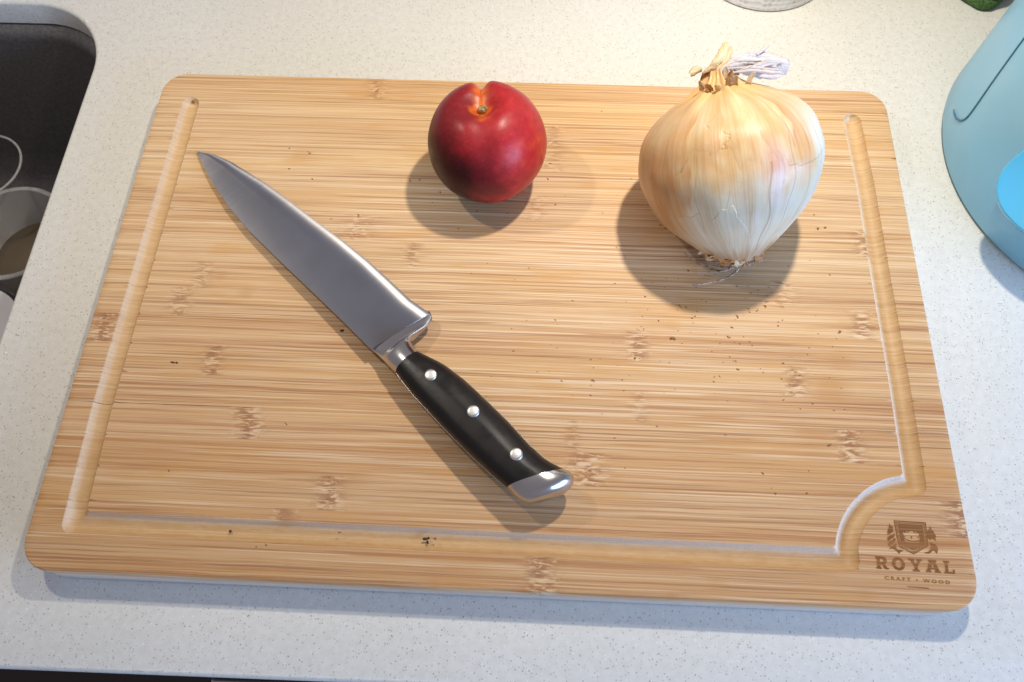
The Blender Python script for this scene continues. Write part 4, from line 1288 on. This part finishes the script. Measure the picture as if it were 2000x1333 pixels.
# ------------------------------------------------------------------ crumbs
def crumb_mesh(bm, p, r, fl=.5, stretch=1., rot=0.):
    b = bmesh.new(); bmesh.ops.create_icosphere(b, subdivisions=1, radius=1)
    sd_ = random.random() * 50
    for v_ in b.verts:
        k = 1 + .45 * noise.noise(v_.co * 1.3 + Vector((sd_, 0, 0))); c = Vector((v_.co.x * stretch, v_.co.y, v_.co.z * fl)) * (r * k)
        v_.co = Matrix.Rotation(rot, 3, 'Z') @ c + p
    mp = {v_: bm.verts.new(v_.co) for v_ in b.verts}
    for f in b.faces: bm.faces.new([mp[v_] for v_ in f.verts])
    b.free()


def crumb(label, parts, mat, z):
    bm = bmesh.new()
    for u, v, r, st, ro in parts: crumb_mesh(bm, at(u, v, z + r * .3), r, .45, st, ro)
    o = frombm('crumb', bm, mat); tag(o, label, 'crumb', 'crumbs left on the cutting board')
    c = at(parts[0][0], parts[0][1], z); o.data.transform(Matrix.Translation(-c)); o.location = c; return o


zg = HB - .0022
crumb('black three-armed scrap of skin in the front juice groove below the knife', [(830, 1053, .0008, 1.8, 0), (835, 1060, .0006, 2., 1.9), (836, 1052, .0007, 1.4, .3)], CRUMB, HB - .002)
crumb('small round black crumb in the front groove left of the knife', [(450, 1038, .0008, 1., 0)], CRUMB, HB - .0028)
crumb('thin black squiggle of skin on the left side of the board', [(337, 708, .0005, 3., -.2), (345, 709, .0005, 2., .1)], CRUMB, HB)
crumb('dark crumb beside the spine of the knife', [(668, 646, .0007, 1.8, .2)], CRUMB, HB)
crumb('pair of brown crumbs right of the onion shadow', [(1598, 447, .0007, 1.4, 1.3), (1612, 445, .0006, 1.5, .5)], CRUMB2, HB)
crumb('curled amber scrap below and left of the onion', [(1313, 661, .0009, 1.6, .3), (1318, 663, .0006, 1.5, .8)], CRUMB2, HB)
crumb('brown flake at the top end of the left groove', [(377, 198, .0010, 1.2, .9), (374, 190, .0008, 1., 0)], CRUMB2, HB - .002)
bm = bmesh.new()
spots = [(1352, 622), (1358, 618), (1430, 640), (1445, 672), (1462, 604), (1425, 660), (1440, 618), (1437, 706), (1441, 722), (1405, 735), (1530, 710), (1640, 650), (1634, 662), (1520, 637), (1478, 608), (1500, 590), (1590, 420), (1500, 470), (1330, 600), (1260, 580), (905, 345), (860, 376), (845, 396), (933, 413), (991, 417), (896, 447), (1075, 320), (1070, 350),
         (1060, 318), (800, 352), (820, 352), (1340, 600), (1380, 590), (1495, 600), (700, 420), (1240, 700), (1160, 745), (1580, 920), (1650, 800), (1620, 870), (1490, 925), (1515, 965), (1575, 965), (565, 290), (605, 300), (565, 330), (735, 178), (610, 350), (1085, 400), (1440, 560), (1540, 520), (1345, 530), (1290, 440), (1300, 446), (330, 920), (560, 830), (520, 1065), (665, 1040), (850, 1052)]
for u, v in spots:
    for q in range(random.choice((1, 1, 2))):
        crumb_mesh(bm, at(u + random.uniform(-4, 4) * q, v + random.uniform(-3, 3) * q, HB + .0001), random.uniform(.00025, .00055), .5, random.uniform(1, 2.4), random.uniform(-.9, .9))
for k in range(140):
    u, v = random.gauss(1380, 190), random.gauss(640, 110)
    if 300 < u < 1650 and 300 < v < 1000: crumb_mesh(bm, at(u, v, HB + .0001), random.uniform(.00015, .00034), .5, random.uniform(1, 2.6), random.uniform(-.9, .9))
tag(frombm('board_crumbs', bm, CRUMB2), kind='stuff')
bm = bmesh.new()
for u, v in ((166, 39), (168, 42), (194, 11), (1628, 6), (1888, 82), (1645, 20), (1843, 385), (1940, 495), (1912, 455), (10, 690), (1890, 440), (1750, 730 - 560)):
    crumb_mesh(bm, at(u, v, .0002), random.uniform(.0004, .0009), .5, random.uniform(1, 1.6), random.random() * 3)
tag(frombm('worktop_crumbs', bm, CRUMB3), kind='stuff')
